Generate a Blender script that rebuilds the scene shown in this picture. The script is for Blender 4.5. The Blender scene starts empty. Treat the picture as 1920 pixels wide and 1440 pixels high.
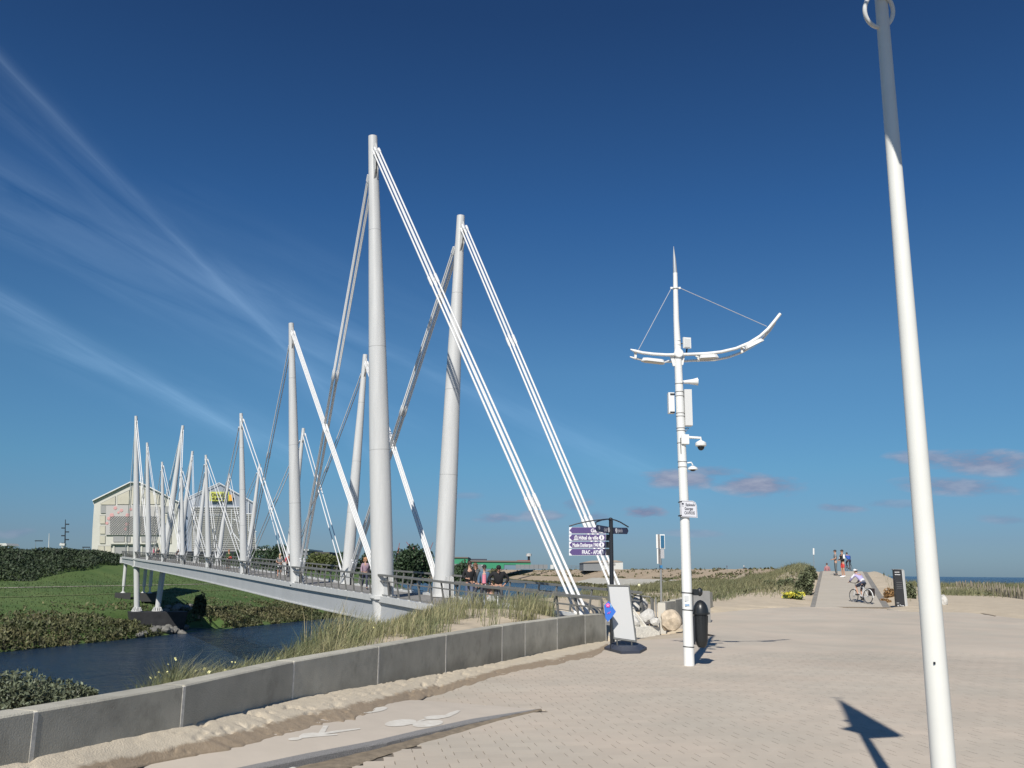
import bpy, bmesh, math, random
import numpy as np
from mathutils import Vector, Matrix
random.seed(7); RNG = np.random.default_rng(11)
scn = bpy.context.scene
COL = scn.collection
# ------------------------------------------------------------------ camera
FPX = 1700.0; PITCH = math.atan(353/1700); ROLL = math.radians(.55); EYE = 1.8
Fv = Vector((0, math.cos(PITCH), math.sin(PITCH))); U0 = Vector((0, -math.sin(PITCH), math.cos(PITCH))); R0 = Vector((1, 0, 0))
Rv = R0*math.cos(ROLL)+U0*math.sin(ROLL); Uv = U0*math.cos(ROLL)-R0*math.sin(ROLL)
cam_d = bpy.data.cameras.new('camera'); cam = bpy.data.objects.new('camera', cam_d); COL.objects.link(cam)
cam_d.sensor_width = 36; cam_d.lens = 36*FPX/1920; cam_d.clip_start = .05; cam_d.clip_end = 60000
M = Matrix((( Rv.x, Uv.x, -Fv.x, 0), (Rv.y, Uv.y, -Fv.y, 0), (Rv.z, Uv.z, -Fv.z, EYE), (0, 0, 0, 1)))
cam.matrix_world = M; scn.camera = cam
scn.render.resolution_x = 1024; scn.render.resolution_y = 768
# ------------------------------------------------------------------ sun, sky, exposure
SUN_XY = Vector((.30, 1.08)); SUN_EL = math.atan(1/SUN_XY.length)
sun_d = bpy.data.lights.new('sun', 'SUN'); sun_d.energy = 4.9; sun_d.angle = math.radians(.53); sun_d.color = (1, .955, .88)
sun = bpy.data.objects.new('sun', sun_d); COL.objects.link(sun)
sun.rotation_euler = Vector((SUN_XY.x, SUN_XY.y, -1)).to_track_quat('-Z', 'Y').to_euler()
scn.view_settings.view_transform = 'Standard'; scn.view_settings.look = 'None'
scn.view_settings.exposure = 0.0; scn.view_settings.gamma = 1
try: scn.view_settings.use_curve_mapping = False
except Exception: pass
def ray(u, v): return Fv*FPX + Rv*(u-960) - Uv*(v-720)
CAM = Vector((0, 0, EYE))
def gp(u, v, z=0.): d = ray(u, v); return CAM + d*((z-EYE)/d.z)
def at(u, v, Y): d = ray(u, v); return CAM + d*(Y/d.y)
def pz(y): return max(0., (y-30)*.02)
def gpz(u, v):
    z = 0.
    for _ in range(30): P = gp(u, v, z); z = .5*z+.5*pz(P.y)
    return P
def proj(P):
    q = Vector(P)-CAM; return 960+FPX*q.dot(Rv)/q.dot(Fv), 720-FPX*q.dot(Uv)/q.dot(Fv)

world = bpy.data.worlds.new('World'); scn.world = world; world.use_nodes = True
def build_world():
    nt = world.node_tree; N = nt.nodes; L = nt.links
    for n in list(N): N.remove(n)
    out = N.new('ShaderNodeOutputWorld'); bg = N.new('ShaderNodeBackground'); bg.inputs[1].default_value = SKY_STRENGTH
    L.new(bg.outputs[0], out.inputs[0])
    sky = N.new('ShaderNodeTexSky'); sky.sky_type = 'NISHITA'; sky.sun_disc = False
    sky.sun_elevation = SUN_EL; sky.sun_rotation = math.atan2(-SUN_XY.x, -SUN_XY.y)
    sky.air_density = 1.0; sky.dust_density = .35; sky.ozone_density = 2.2; sky.altitude = 0
    def mth(op, a, b=None, c=None, clamp=False):
        n = N.new('ShaderNodeMath'); n.operation = op; n.use_clamp = clamp
        for k, x in enumerate((a, b, c)):
            if x is None: continue
            if isinstance(x, (int, float)): n.inputs[k].default_value = x
            else: L.new(x, n.inputs[k])
        return n.outputs[0]
    def vdot(a, vec):
        n = N.new('ShaderNodeVectorMath'); n.operation = 'DOT_PRODUCT'; L.new(a, n.inputs[0]); n.inputs[1].default_value = vec; return n.outputs['Value']
    tc = N.new('ShaderNodeTexCoord'); D = tc.outputs['Generated']
    def mixc(fac, a, b, mode='MIX'):
        n = N.new('ShaderNodeMix'); n.data_type = 'RGBA'; n.blend_type = mode
        if isinstance(fac, (int, float)): n.inputs[0].default_value = fac
        else: L.new(fac, n.inputs[0])
        for k, x in ((6, a), (7, b)):
            if isinstance(x, tuple): n.inputs[k].default_value = x+(1,)
            else: L.new(x, n.inputs[k])
        return n.outputs[2]
    sp0 = N.new('ShaderNodeSeparateXYZ'); L.new(D, sp0.inputs[0])
    rp = N.new('ShaderNodeValToRGB'); L.new(sp0.outputs[2], rp.inputs[0]); el = rp.color_ramp.elements
    stops = [(0, (.325, .50, .83)), (.035, (.33, .49, .78)), (.11, (.345, .62, .83)), (.215, (.385, .68, .88)), (.38, (.25, .54, .84)), (.556, (.20, .40, .65)), (1, (.18, .38, .63))]
    el[0].position = 0; el[1].position = 1
    for q, (pos, c_) in enumerate(stops[1:-1]): el.new(pos)
    for q, (pos, c_) in enumerate(stops): el[q].position = pos; el[q].color = c_+(1,)
    col = mixc(1.0, sky.outputs[0], rp.outputs[0], 'MULTIPLY')
    # cirrus streaks / old contrails: great-circle bands
    nz = N.new('ShaderNodeTexNoise'); nz.inputs['Scale'].default_value = 3.0; nz.inputs['Detail'].default_value = 6; nz.inputs['Roughness'].default_value = .55
    mp = N.new('ShaderNodeMapping'); mp.inputs['Rotation'].default_value = (.3, .65, .0); mp.inputs['Scale'].default_value = (2.2, 1, 9)
    L.new(D, mp.inputs[0]); L.new(mp.outputs[0], nz.inputs['Vector'])
    nz2 = N.new('ShaderNodeTexNoise'); nz2.inputs['Scale'].default_value = 6.0; nz2.inputs['Detail'].default_value = 5; L.new(D, nz2.inputs['Vector'])
    wob = mth('MULTIPLY', mth('SUBTRACT', nz2.outputs[0], .5), .045)
    total = None
    for (u1, v1, u2, v2, w, s, f0, f1) in CONTRAILS:
        a = ray(u1, v1).normalized(); b = ray(u2, v2).normalized()
        n = a.cross(b).normalized(); t = n.cross(a).normalized()
        dist = mth('ABSOLUTE', mth('ADD', vdot(D, n), mth('MULTIPLY', wob, 1.0 if w > .02 else .25)))
        band = mth('POWER', mth('SUBTRACT', 1, mth('DIVIDE', dist, w), clamp=True), 1.7)
        al = vdot(D, t); L1 = b.dot(t)
        fade = mth('MULTIPLY', mth('DIVIDE', mth('SUBTRACT', al, f0*L1), .18*L1, clamp=True), mth('DIVIDE', mth('SUBTRACT', f1*L1, al), .22*L1, clamp=True))
        cb = N.new('ShaderNodeCombineXYZ'); L.new(mth('MULTIPLY', al, 5.0), cb.inputs[0]); L.new(mth('MULTIPLY', vdot(D, n), 46.0 if w > .02 else 90.), cb.inputs[1]); cb.inputs[2].default_value = len(CONTRAILS)*w*31+s
        fn = N.new('ShaderNodeTexNoise'); fn.inputs['Scale'].default_value = 1.0; fn.inputs['Detail'].default_value = 7; fn.inputs['Roughness'].default_value = .58; fn.inputs['Distortion'].default_value = .5; L.new(cb.outputs[0], fn.inputs['Vector'])
        fil = mth('ADD', mth('MULTIPLY', fn.outputs[0], 2.6), -.75, clamp=True)
        k = mth('MULTIPLY', mth('MULTIPLY', band, fade), mth('MULTIPLY', fil, s))
        total = k if total is None else mth('ADD', total, k)
    col = mixc(mth('MINIMUM', total, 1.0), col, CIRRUS_COL, 'ADD')
    # small low cumulus near the horizon
    sep = N.new('ShaderNodeSeparateXYZ'); L.new(D, sep.inputs[0])
    cn = N.new('ShaderNodeTexNoise'); cn.inputs['Scale'].default_value = 22; cn.inputs['Detail'].default_value = 7; cn.inputs['Roughness'].default_value = .6
    mp2 = N.new('ShaderNodeMapping'); mp2.inputs['Scale'].default_value = (1, 1, 3.2); L.new(D, mp2.inputs[0]); L.new(mp2.outputs[0], cn.inputs['Vector'])
    ct = None
    for (u, v, hw, hh, s) in CLOUDS:
        hw *= 1.2; hh *= 1.15
        c = ray(u, v).normalized(); e = ray(u+hw, v).normalized(); g = ray(u, v-hh).normalized()
        tx = (e-c).normalized(); ty = (g-c).normalized()
        dx = mth('DIVIDE', mth('SUBTRACT', vdot(D, tx), c.dot(tx)), (e-c).length)
        dy = mth('DIVIDE', mth('SUBTRACT', vdot(D, ty), c.dot(ty)), (g-c).length)
        r2 = mth('ADD', mth('MULTIPLY', dx, dx), mth('MULTIPLY', dy, dy))
        fr = mth('GREATER_THAN', vdot(D, c), .8)
        k = mth('MULTIPLY', mth('SUBTRACT', 1, r2, clamp=True), fr)
        k = mth('MULTIPLY', mth('MULTIPLY', mth('ADD', mth('MULTIPLY', k, .9), mth('SUBTRACT', mth('MULTIPLY', cn.outputs[0], 3.6), 1.85)), 1.3, clamp=True), mth('MULTIPLY', mth('POWER', k, .45), s*1.35), clamp=True)
        ct = k if ct is None else mth('MAXIMUM', ct, k)
    cl = mixc(mth('MULTIPLY_ADD', cn.outputs[0], 3.2, -1.35, clamp=True), CLOUD_DARK, CLOUD_LIGHT)
    col = mixc(ct, col, cl)
    L.new(col, bg.inputs[0])
SKY_STRENGTH = .085
SKY_TINT = (.80, .93, 1.12)
CIRRUS_COL = (1.35, 1.75, 2.1); CLOUD_DARK = (2.3, 3.0, 4.7); CLOUD_LIGHT = (4.6, 5.0, 6.3)
CONTRAILS = [(0, 110, 520, 640, .012, .55, -.3, 1.25), (380, 470, 620, 760, .022, .38, .0, 1.5),
             (0, 330, 560, 640, .055, .5, -.4, 1.3), (0, 420, 700, 760, .05, .3, -.4, 1.2), (0, 600, 560, 860, .035, .5, -.4, 1.15),
             (520, 560, 1200, 880, .035, .45, -.2, 1.2), (0, 180, 420, 560, .05, .28, -.4, 1.2), (0, 560, 420, 800, .018, .6, -.2, 1.2), (400, 420, 900, 640, .06, .12, -.3, 1.2)]
CLOUDS = [(1275, 898, 75, 20, .75), (1420, 910, 85, 22, .75), (1330, 885, 60, 12, .5), (1850, 868, 130, 26, .7), (1740, 860, 80, 16, .6), (1790, 912, 120, 18, .6), (1210, 960, 40, 13, 1.),
          (935, 972, 45, 10, .55), (1082, 945, 30, 16, .6), (1120, 968, 26, 12, .6), (1575, 952, 50, 9, .5), (1680, 945, 90, 9, .3), (30, 1000, 40, 10, .3), (1015, 968, 50, 12, .5), (1300, 1000, 60, 8, .3), (870, 930, 40, 8, .25), (1890, 975, 60, 10, .35)]
build_world()

# ------------------------------------------------------------------ helpers
def tag(o, label=None, cat=None, group=None, kind=None):
    if label: o['label'] = label
    if cat: o['category'] = cat
    if group: o['group'] = group
    if kind: o['kind'] = kind
    return o
def empty(name, loc=(0, 0, 0), rz=0, label=None, cat=None, group=None):
    o = bpy.data.objects.new(name, None); COL.objects.link(o); o.location = loc; o.rotation_euler = (0, 0, rz); o.empty_display_size = .2
    return tag(o, label, cat, group)
def W2L(root, P):
    """world point -> root local (roots carry only location and z turn)"""
    c, s = math.cos(-root.rotation_euler.z), math.sin(-root.rotation_euler.z)
    x, y, z = P[0]-root.location.x, P[1]-root.location.y, P[2]-root.location.z
    return Vector((c*x-s*y, s*x+c*y, z))
_mats = {}
def mat(name, col, rough=.6, metal=0., var=0., vs=3., bump=0., bs=40., island=0., col2=None, spec=None, stretch=None, detail=5):
    if name in _mats: return _mats[name]
    m = bpy.data.materials.new(name); m.use_nodes = True; nt = m.node_tree; N = nt.nodes; L = nt.links
    b = N['Principled BSDF']; b.inputs['Roughness'].default_value = rough; b.inputs['Metallic'].default_value = metal
    if spec is not None: b.inputs['Specular IOR Level'].default_value = spec
    c = tuple(col)+(1,); b.inputs['Base Color'].default_value = c
    tc = N.new('ShaderNodeTexCoord'); vec = tc.outputs['Object']
    if stretch:
        mp = N.new('ShaderNodeMapping'); mp.inputs['Scale'].default_value = stretch; L.new(vec, mp.inputs[0]); vec = mp.outputs[0]
    cur = None
    if var or col2:
        n = N.new('ShaderNodeTexNoise'); n.inputs['Scale'].default_value = vs; n.inputs['Detail'].default_value = detail; n.inputs['Roughness'].default_value = .62; L.new(vec, n.inputs['Vector'])
        mr = N.new('ShaderNodeMapRange'); mr.inputs[1].default_value = .32; mr.inputs[2].default_value = .68; L.new(n.outputs[0], mr.inputs[0])
        mx = N.new('ShaderNodeMix'); mx.data_type = 'RGBA'; L.new(mr.outputs[0], mx.inputs[0])
        if col2: mx.inputs[6].default_value = c; mx.inputs[7].default_value = tuple(col2)+(1,)
        else: mx.inputs[6].default_value = tuple(x*(1-var) for x in col)+(1,); mx.inputs[7].default_value = tuple(min(1, x*(1+var)) for x in col)+(1,)
        cur = mx.outputs[2]
    if island:
        g = N.new('ShaderNodeNewGeometry'); hs = N.new('ShaderNodeHueSaturation')
        mr = N.new('ShaderNodeMapRange'); mr.inputs[3].default_value = 1-island; mr.inputs[4].default_value = 1+island
        L.new(g.outputs['Random Per Island'], mr.inputs[0]); L.new(mr.outputs[0], hs.inputs['Value'])
        if cur: L.new(cur, hs.inputs['Color'])
        else: hs.inputs['Color'].default_value = c
        cur = hs.outputs[0]
    if cur: L.new(cur, b.inputs['Base Color'])
    if bump:
        n2 = N.new('ShaderNodeTexNoise'); n2.inputs['Scale'].default_value = bs; n2.inputs['Detail'].default_value = 6; L.new(vec, n2.inputs['Vector'])
        bp = N.new('ShaderNodeBump'); bp.inputs['Strength'].default_value = bump; bp.inputs['Distance'].default_value = .02; L.new(n2.outputs[0], bp.inputs['Height']); L.new(bp.outputs[0], b.inputs['Normal'])
    _mats[name] = m; return m
def mesh_obj(name, verts, faces, m, parent=None, smooth=False, mi=None):
    me = bpy.data.meshes.new(name); me.from_pydata([tuple(v) for v in verts], [], faces); me.update()
    for x in (m if isinstance(m, (list, tuple)) else [m]): me.materials.append(x)
    if mi is not None: me.polygons.foreach_set('material_index', mi)
    if smooth: me.polygons.foreach_set('use_smooth', [True]*len(me.polygons))
    o = bpy.data.objects.new(name, me); COL.objects.link(o)
    if parent: o.parent = parent
    return o
class MB:
    def __init__(s, root=None): s.v = []; s.f = []; s.m = []; s.mi = 0; s.root = root
    def add(s, vs, fs):
        b = len(s.v)
        if s.root is not None: vs = [W2L(s.root, p) for p in vs]
        s.v += [tuple(p) for p in vs]; s.f += [tuple(i+b for i in f) for f in fs]; s.m += [s.mi]*len(fs)
    def box(s, c, sx, sy, sz, rz=0., axes=None):
        c = Vector(c)
        if axes is None:
            X = Vector((math.cos(rz), math.sin(rz), 0)); Y = Vector((-math.sin(rz), math.cos(rz), 0)); Z = Vector((0, 0, 1))
        else: X, Y, Z = axes
        vs = [c+X*(a*sx/2)+Y*(b*sy/2)+Z*(d*sz/2) for d in (-1, 1) for b in (-1, 1) for a in (-1, 1)]
        s.add(vs, [(0, 2, 3, 1), (4, 5, 7, 6), (0, 1, 5, 4), (2, 6, 7, 3), (0, 4, 6, 2), (1, 3, 7, 5)])
    def prism(s, poly, d):
        """poly: list of 3D pts (planar), d: extrusion vector"""
        n = len(poly); d = Vector(d); a = [Vector(p) for p in poly]; b = [p+d for p in a]
        s.add(a+b, [tuple(range(n)), tuple(range(2*n-1, n-1, -1))]+[(i, i+n, (i+1) % n+n, (i+1) % n) for i in range(n)])
    def tube(s, pts, r, n=10, cap=True):
        pts = [Vector(p) for p in pts]; rs = r if isinstance(r, (list, tuple)) else [r]*len(pts)
        vs = []; fs = []; prevX = None
        for i, p in enumerate(pts):
            t = (pts[min(i+1, len(pts)-1)]-pts[max(i-1, 0)])
            if t.length < 1e-9: t = Vector((0, 0, 1))
            t.normalize()
            ref = prevX if prevX is not None else (Vector((1, 0, 0)) if abs(t.x) < .8 else Vector((0, 1, 0)))
            X = (ref - t*ref.dot(t)); X = X.normalized() if X.length > 1e-6 else Vector((0, 1, 0)); Y = t.cross(X); prevX = X
            for k in range(n):
                a = 2*math.pi*k/n; vs.append(p+(X*math.cos(a)+Y*math.sin(a))*rs[i])
        for i in range(len(pts)-1):
            for k in range(n):
                a, b = i*n+k, i*n+(k+1) % n; fs.append((a, b, b+n, a+n))
        if cap: fs.append(tuple(range(n-1, -1, -1))); fs.append(tuple((len(pts)-1)*n+k for k in range(n)))
        s.add(vs, fs)
    def ring(s, c, R, r, nrm, n=24, m=6):
        nrm = Vector(nrm).normalized(); X = nrm.orthogonal().normalized(); Y = nrm.cross(X); vs = []; fs = []
        for i in range(n):
            a = 2*math.pi*i/n; d = X*math.cos(a)+Y*math.sin(a)
            for k in range(m):
                b = 2*math.pi*k/m; vs.append(Vector(c)+d*(R+r*math.cos(b))+nrm*(r*math.sin(b)))
        for i in range(n):
            for k in range(m):
                fs.append((i*m+k, ((i+1) % n)*m+k, ((i+1) % n)*m+(k+1) % m, i*m+(k+1) % m))
        s.add(vs, fs)
    def ell(s, c, rx, ry, rz, n=12, m=8, rot=None):
        vs = []; fs = []
        for i in range(m+1):
            t = math.pi*i/m
            for k in range(n):
                a = 2*math.pi*k/n; q = Vector((rx*math.sin(t)*math.cos(a), ry*math.sin(t)*math.sin(a), rz*math.cos(t)))
                if rot is not None: q = rot@q
                vs.append(Vector(c)+q)
        for i in range(m):
            for k in range(n): fs.append((i*n+k, (i+1)*n+k, (i+1)*n+(k+1) % n, i*n+(k+1) % n))
        s.add(vs, fs)
    def build(s, name, m, parent=None, smooth=False):
        o = mesh_obj(name, s.v, s.f, m, parent if parent is not None else s.root, smooth, s.m)
        if smooth:
            try: o.data.set_sharp_from_angle(angle=math.radians(40))
            except Exception: pass
        return o
def np_mesh(name, V, Fc, m, parent=None, smooth=False):
    """V (n,3) float, Fc (k,3|4) int"""
    me = bpy.data.meshes.new(name); k, q = Fc.shape
    me.vertices.add(len(V)); me.vertices.foreach_set('co', V.astype(np.float32).ravel())
    me.loops.add(k*q); me.loops.foreach_set('vertex_index', Fc.astype(np.int32).ravel())
    me.polygons.add(k); me.polygons.foreach_set('loop_start', np.arange(0, k*q, q, dtype=np.int32)); me.polygons.foreach_set('loop_total', np.full(k, q, dtype=np.int32))
    me.polygons.foreach_set('use_smooth', np.full(k, bool(smooth), dtype=bool))
    me.update(calc_edges=True)
    for x in (m if isinstance(m, (list, tuple)) else [m]): me.materials.append(x)
    o = bpy.data.objects.new(name, me); COL.objects.link(o)
    if parent: o.parent = parent
    return o
def leaf_cloud(name, P, size, m, parent=None, up=.3, aspect=.5):
    n = len(P); sz = size*(.6+.8*RNG.random(n)) if np.isscalar(size) else size
    a = RNG.normal(size=(n, 3)); a /= np.linalg.norm(a, axis=1)[:, None]; a[:, 2] += up; a /= np.linalg.norm(a, axis=1)[:, None]
    b = np.cross(a, RNG.normal(size=(n, 3))); b /= np.linalg.norm(b, axis=1)[:, None]
    A = a*sz[:, None]; B = b*(sz*aspect)[:, None]
    V = np.stack([P-A, P+B*.9-A*.1, P+A, P-B*.9-A*.1], axis=1).reshape(-1, 3)
    Fc = np.arange(4*n).reshape(n, 4)
    return np_mesh(name, V, Fc, m, parent)
def blade_cloud(name, P, h, w, m, parent=None, lean=.45, wind=(.25, .05)):
    """marram-like blades: each a 2-segment tapering strip"""
    n = len(P); h = h*(.55+.75*RNG.random(n)); az = RNG.random(n)*2*np.pi
    d = np.stack([np.cos(az), np.sin(az), np.zeros(n)], 1); l = (RNG.random(n)**1.3)*lean
    wv = np.array([wind[0], wind[1], 0.])
    dirv = d*l[:, None]+wv*RNG.random(n)[:, None]
    mid = P+dirv*(h*.4)[:, None]+np.array([0, 0, 1.])*(h*.62)[:, None]
    tip = P+dirv*(h*1.15)[:, None]+np.array([0, 0, 1.])*(h*.95)[:, None]
    sd = np.stack([-np.sin(az+1.), np.cos(az+1.), np.zeros(n)], 1)*w*.5
    V = np.stack([P-sd, P+sd, mid+sd*.7, mid-sd*.7, tip, tip], axis=1)
    V = V[:, :5].reshape(-1, 3); i = np.arange(n)*5
    T = np.concatenate([np.stack([i, i+1, i+2], 1), np.stack([i, i+2, i+3], 1), np.stack([i+3, i+2, i+4], 1)])
    return np_mesh(name, V, T, m, parent)
def text_obj(name, s, size, m, M4, parent=None, align='LEFT', sx=1., bold=0.):
    cu = bpy.data.curves.new(name, 'FONT'); cu.body = s; cu.size = size; cu.align_x = align; cu.offset = bold; cu.extrude = .001; cu.resolution_u = 2
    t = bpy.data.objects.new(name, cu); COL.objects.link(t)
    dg = bpy.context.evaluated_depsgraph_get(); me = bpy.data.meshes.new_from_object(t.evaluated_get(dg)); bpy.data.objects.remove(t)
    me.transform(M4@Matrix.Diagonal((sx, 1, 1, 1))); me.materials.clear(); me.materials.append(m)
    o = bpy.data.objects.new(name, me); COL.objects.link(o)
    if parent: o.parent = parent
    return o
def frame4(o, X, Y, root=None):
    X = Vector(X).normalized(); Y = Vector(Y); Y = (Y-X*Y.dot(X)).normalized(); Z = X.cross(Y)
    if root is not None:
        X = W2L(root, Vector(root.location)+X); Y = W2L(root, Vector(root.location)+Y); Z = W2L(root, Vector(root.location)+Z); o = W2L(root, o)
    return Matrix(((X.x, Y.x, Z.x, o[0]), (X.y, Y.y, Z.y, o[1]), (X.z, Y.z, Z.z, o[2]), (0, 0, 0, 1)))
def vnoise(x, y, sc, seed=0):
    """cheap smooth value noise, vectorised"""
    x = np.asarray(x, float)/sc+seed*17.3; y = np.asarray(y, float)/sc+seed*9.1
    xi = np.floor(x); yi = np.floor(y); fx = x-xi; fy = y-yi; fx = fx*fx*(3-2*fx); fy = fy*fy*(3-2*fy)
    def hsh(a, b): t = np.sin(a*127.1+b*311.7+seed*3.7)*43758.5453; return t-np.floor(t)
    return (hsh(xi, yi)*(1-fx)+hsh(xi+1, yi)*fx)*(1-fy)+(hsh(xi, yi+1)*(1-fx)+hsh(xi+1, yi+1)*fx)*fy-.5
def sstep(a, b, x): t = np.clip((np.asarray(x, float)-a)/(b-a), 0, 1); return t*t*(3-2*t)
def poly_sd(px, py, pts):
    """signed distance to an open polyline; positive on its right side"""
    px = np.asarray(px, float); py = np.asarray(py, float); best = np.full(px.shape, 1e9); sg = np.ones(px.shape)
    for (x1, y1), (x2, y2) in zip(pts[:-1], pts[1:]):
        dx, dy = x2-x1, y2-y1; L2 = dx*dx+dy*dy; t = np.clip(((px-x1)*dx+(py-y1)*dy)/L2, 0, 1)
        d = np.hypot(px-x1-t*dx, py-y1-t*dy); c = (px-x1)*dy-(py-y1)*dx
        u = d < best-1e-9; best = np.where(u, d, best); sg = np.where(u, np.sign(c), sg)
    return best*sg
def grid_mesh(name, xs, ys, hf, m, parent=None, smooth=True):
    X, Y = np.meshgrid(xs, ys); Z = hf(X, Y); V = np.stack([X, Y, Z], -1).reshape(-1, 3); nx = len(xs); ny = len(ys)
    i = (np.arange(ny-1)[:, None]*nx+np.arange(nx-1)[None, :]).ravel()
    return np_mesh(name, V, np.stack([i, i+1, i+nx+1, i+nx], 1), m, parent, smooth)
# ------------------------------------------------------------------ materials
m_white = mat('white_paint', (.80, .80, .77), .32, var=.03, vs=2)
m_mast = mat('grey_white_steel_paint', (.58, .58, .565), .38, var=.07, vs=1.6, detail=8, stretch=(2.5, 2.5, .22))
m_cable = mat('white_cable_sheath', (.74, .74, .73), .4)
m_girder = mat('girder_paint', (.46, .47, .475), .45, var=.06, vs=.6, detail=8)
m_railm = mat('dark_grey_rail', (.175, .172, .16), .5)
m_deck = mat('deck_surface', (.235, .225, .21), .85, var=.12, vs=2, bump=.2, bs=30)
m_conc = mat('dark_precast_concrete', (.46, .435, .36), .85, var=.14, vs=1.6, bump=.35, bs=70, detail=9)
m_conc_l = mat('pale_joint_mortar', (.66, .63, .56), .9, var=.2, vs=20)
m_kerb = mat('granite_kerb', (.27, .26, .25), .85, var=.3, vs=90, bump=.6, bs=120)
m_path = mat('pale_path_concrete', (.53, .465, .385), .9, var=.045, vs=2.5, bump=.12, bs=140, detail=8)
m_dirt = mat('damp_sandy_dirt', (.23, .185, .13), .95, var=.25, vs=9, bump=.6, bs=45)
m_joint = mat('joint_sand', (.17, .145, .115), .95, var=.2, vs=8)
m_black = mat('black_plastic', (.018, .02, .022), .35)
m_dark = mat('dark_graphite_metal', (.035, .038, .045), .4, .4)
m_mark = mat('white_road_paint', (.72, .69, .62), .8, col2=(.60, .555, .48), vs=9, detail=9)
def paver_mat(name, objrand):
    m = mat(name, (.44, .385, .325), .88, bump=.1, bs=160); nt = m.node_tree; N = nt.nodes; L = nt.links; b = N['Principled BSDF']
    tc = N.new('ShaderNodeTexCoord'); src = N.new('ShaderNodeNewGeometry')
    n = N.new('ShaderNodeTexNoise'); n.inputs['Scale'].default_value = .55; n.inputs['Detail'].default_value = 5; L.new(src.outputs['Position'], n.inputs['Vector'])
    mr = N.new('ShaderNodeMapRange'); mr.inputs[1].default_value = .35; mr.inputs[2].default_value = .65; L.new(n.outputs[0], mr.inputs[0])
    mx = N.new('ShaderNodeMix'); mx.data_type = 'RGBA'; L.new(mr.outputs[0], mx.inputs[0]); mx.inputs[6].default_value = (.49, .435, .355, 1); mx.inputs[7].default_value = (.54, .46, .37, 1)
    hs = N.new('ShaderNodeHueSaturation'); r = N.new('ShaderNodeMapRange'); r.inputs[3].default_value = .965; r.inputs[4].default_value = 1.035
    if objrand: oi = N.new('ShaderNodeObjectInfo'); L.new(oi.outputs['Random'], r.inputs[0])
    else: L.new(src.outputs['Random Per Island'], r.inputs[0])
    fn = N.new('ShaderNodeTexNoise'); fn.inputs['Scale'].default_value = 130; fn.inputs['Detail'].default_value = 3; L.new(src.outputs['Position'], fn.inputs['Vector'])
    f2 = N.new('ShaderNodeMapRange'); f2.inputs[3].default_value = .9; f2.inputs[4].default_value = 1.1; L.new(fn.outputs[0], f2.inputs[0])
    mm = N.new('ShaderNodeMath'); mm.operation = 'MULTIPLY'; L.new(r.outputs[0], mm.inputs[0]); L.new(f2.outputs[0], mm.inputs[1])
    sn = N.new('ShaderNodeTexNoise'); sn.inputs['Scale'].default_value = .16; sn.inputs['Detail'].default_value = 8; sn.inputs['Roughness'].default_value = .7; sn.inputs['Distortion'].default_value = .8; L.new(src.outputs['Position'], sn.inputs['Vector'])
    s2 = N.new('ShaderNodeMapRange'); s2.inputs[1].default_value = .38; s2.inputs[2].default_value = .66; s2.inputs[3].default_value = 1.05; s2.inputs[4].default_value = .88; L.new(sn.outputs[0], s2.inputs[0])
    m3 = N.new('ShaderNodeMath'); m3.operation = 'MULTIPLY'; L.new(mm.outputs[0], m3.inputs[0]); L.new(s2.outputs[0], m3.inputs[1]); mm = m3
    L.new(mm.outputs[0], hs.inputs['Value']); L.new(mx.outputs[2], hs.inputs['Color']); L.new(hs.outputs[0], b.inputs['Base Color'])
    return m
m_pav = paver_mat('beige_paver_concrete', False); m_pav1 = paver_mat('beige_paver_concrete_single', True)
m_sand = mat('dune_sand', (.50, .42, .31), .95, var=.1, vs=1.5, bump=.5, bs=12, detail=9)
m_grassland = mat('dune_soil_and_grass', (.30, .265, .175), .95, col2=(.12, .13, .062), vs=.35, bump=.8, bs=6, detail=9)
m_lawn = mat('green_bank_grass', (.052, .105, .020), .9, col2=(.105, .155, .04), vs=.12, bump=1, bs=3, detail=10)
m_marram = mat('marram_blades', (.115, .145, .062), .6, island=.55, col2=(.27, .24, .125), vs=1.1)
m_marram_far = mat('dune_grass_blades', (.115, .13, .06), .7, island=.45, col2=(.22, .20, .105), vs=.3)
m_scrub = mat('bank_scrub_leaves', (.050, .068, .024), .7, island=.6, col2=(.125, .112, .05), vs=.16)
m_hedge = mat('dark_hedge_leaves', (.024, .042, .02), .7, island=.55, col2=(.045, .065, .028), vs=.2)
m_bush = mat('bush_leaves', (.040, .070, .030), .6, island=.55)
m_olive = mat('olive_bush_leaves', (.10, .12, .038), .6, island=.5)
m_wood = mat('weathered_wood', (.20, .165, .12), .85, var=.25, vs=4)

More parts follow.
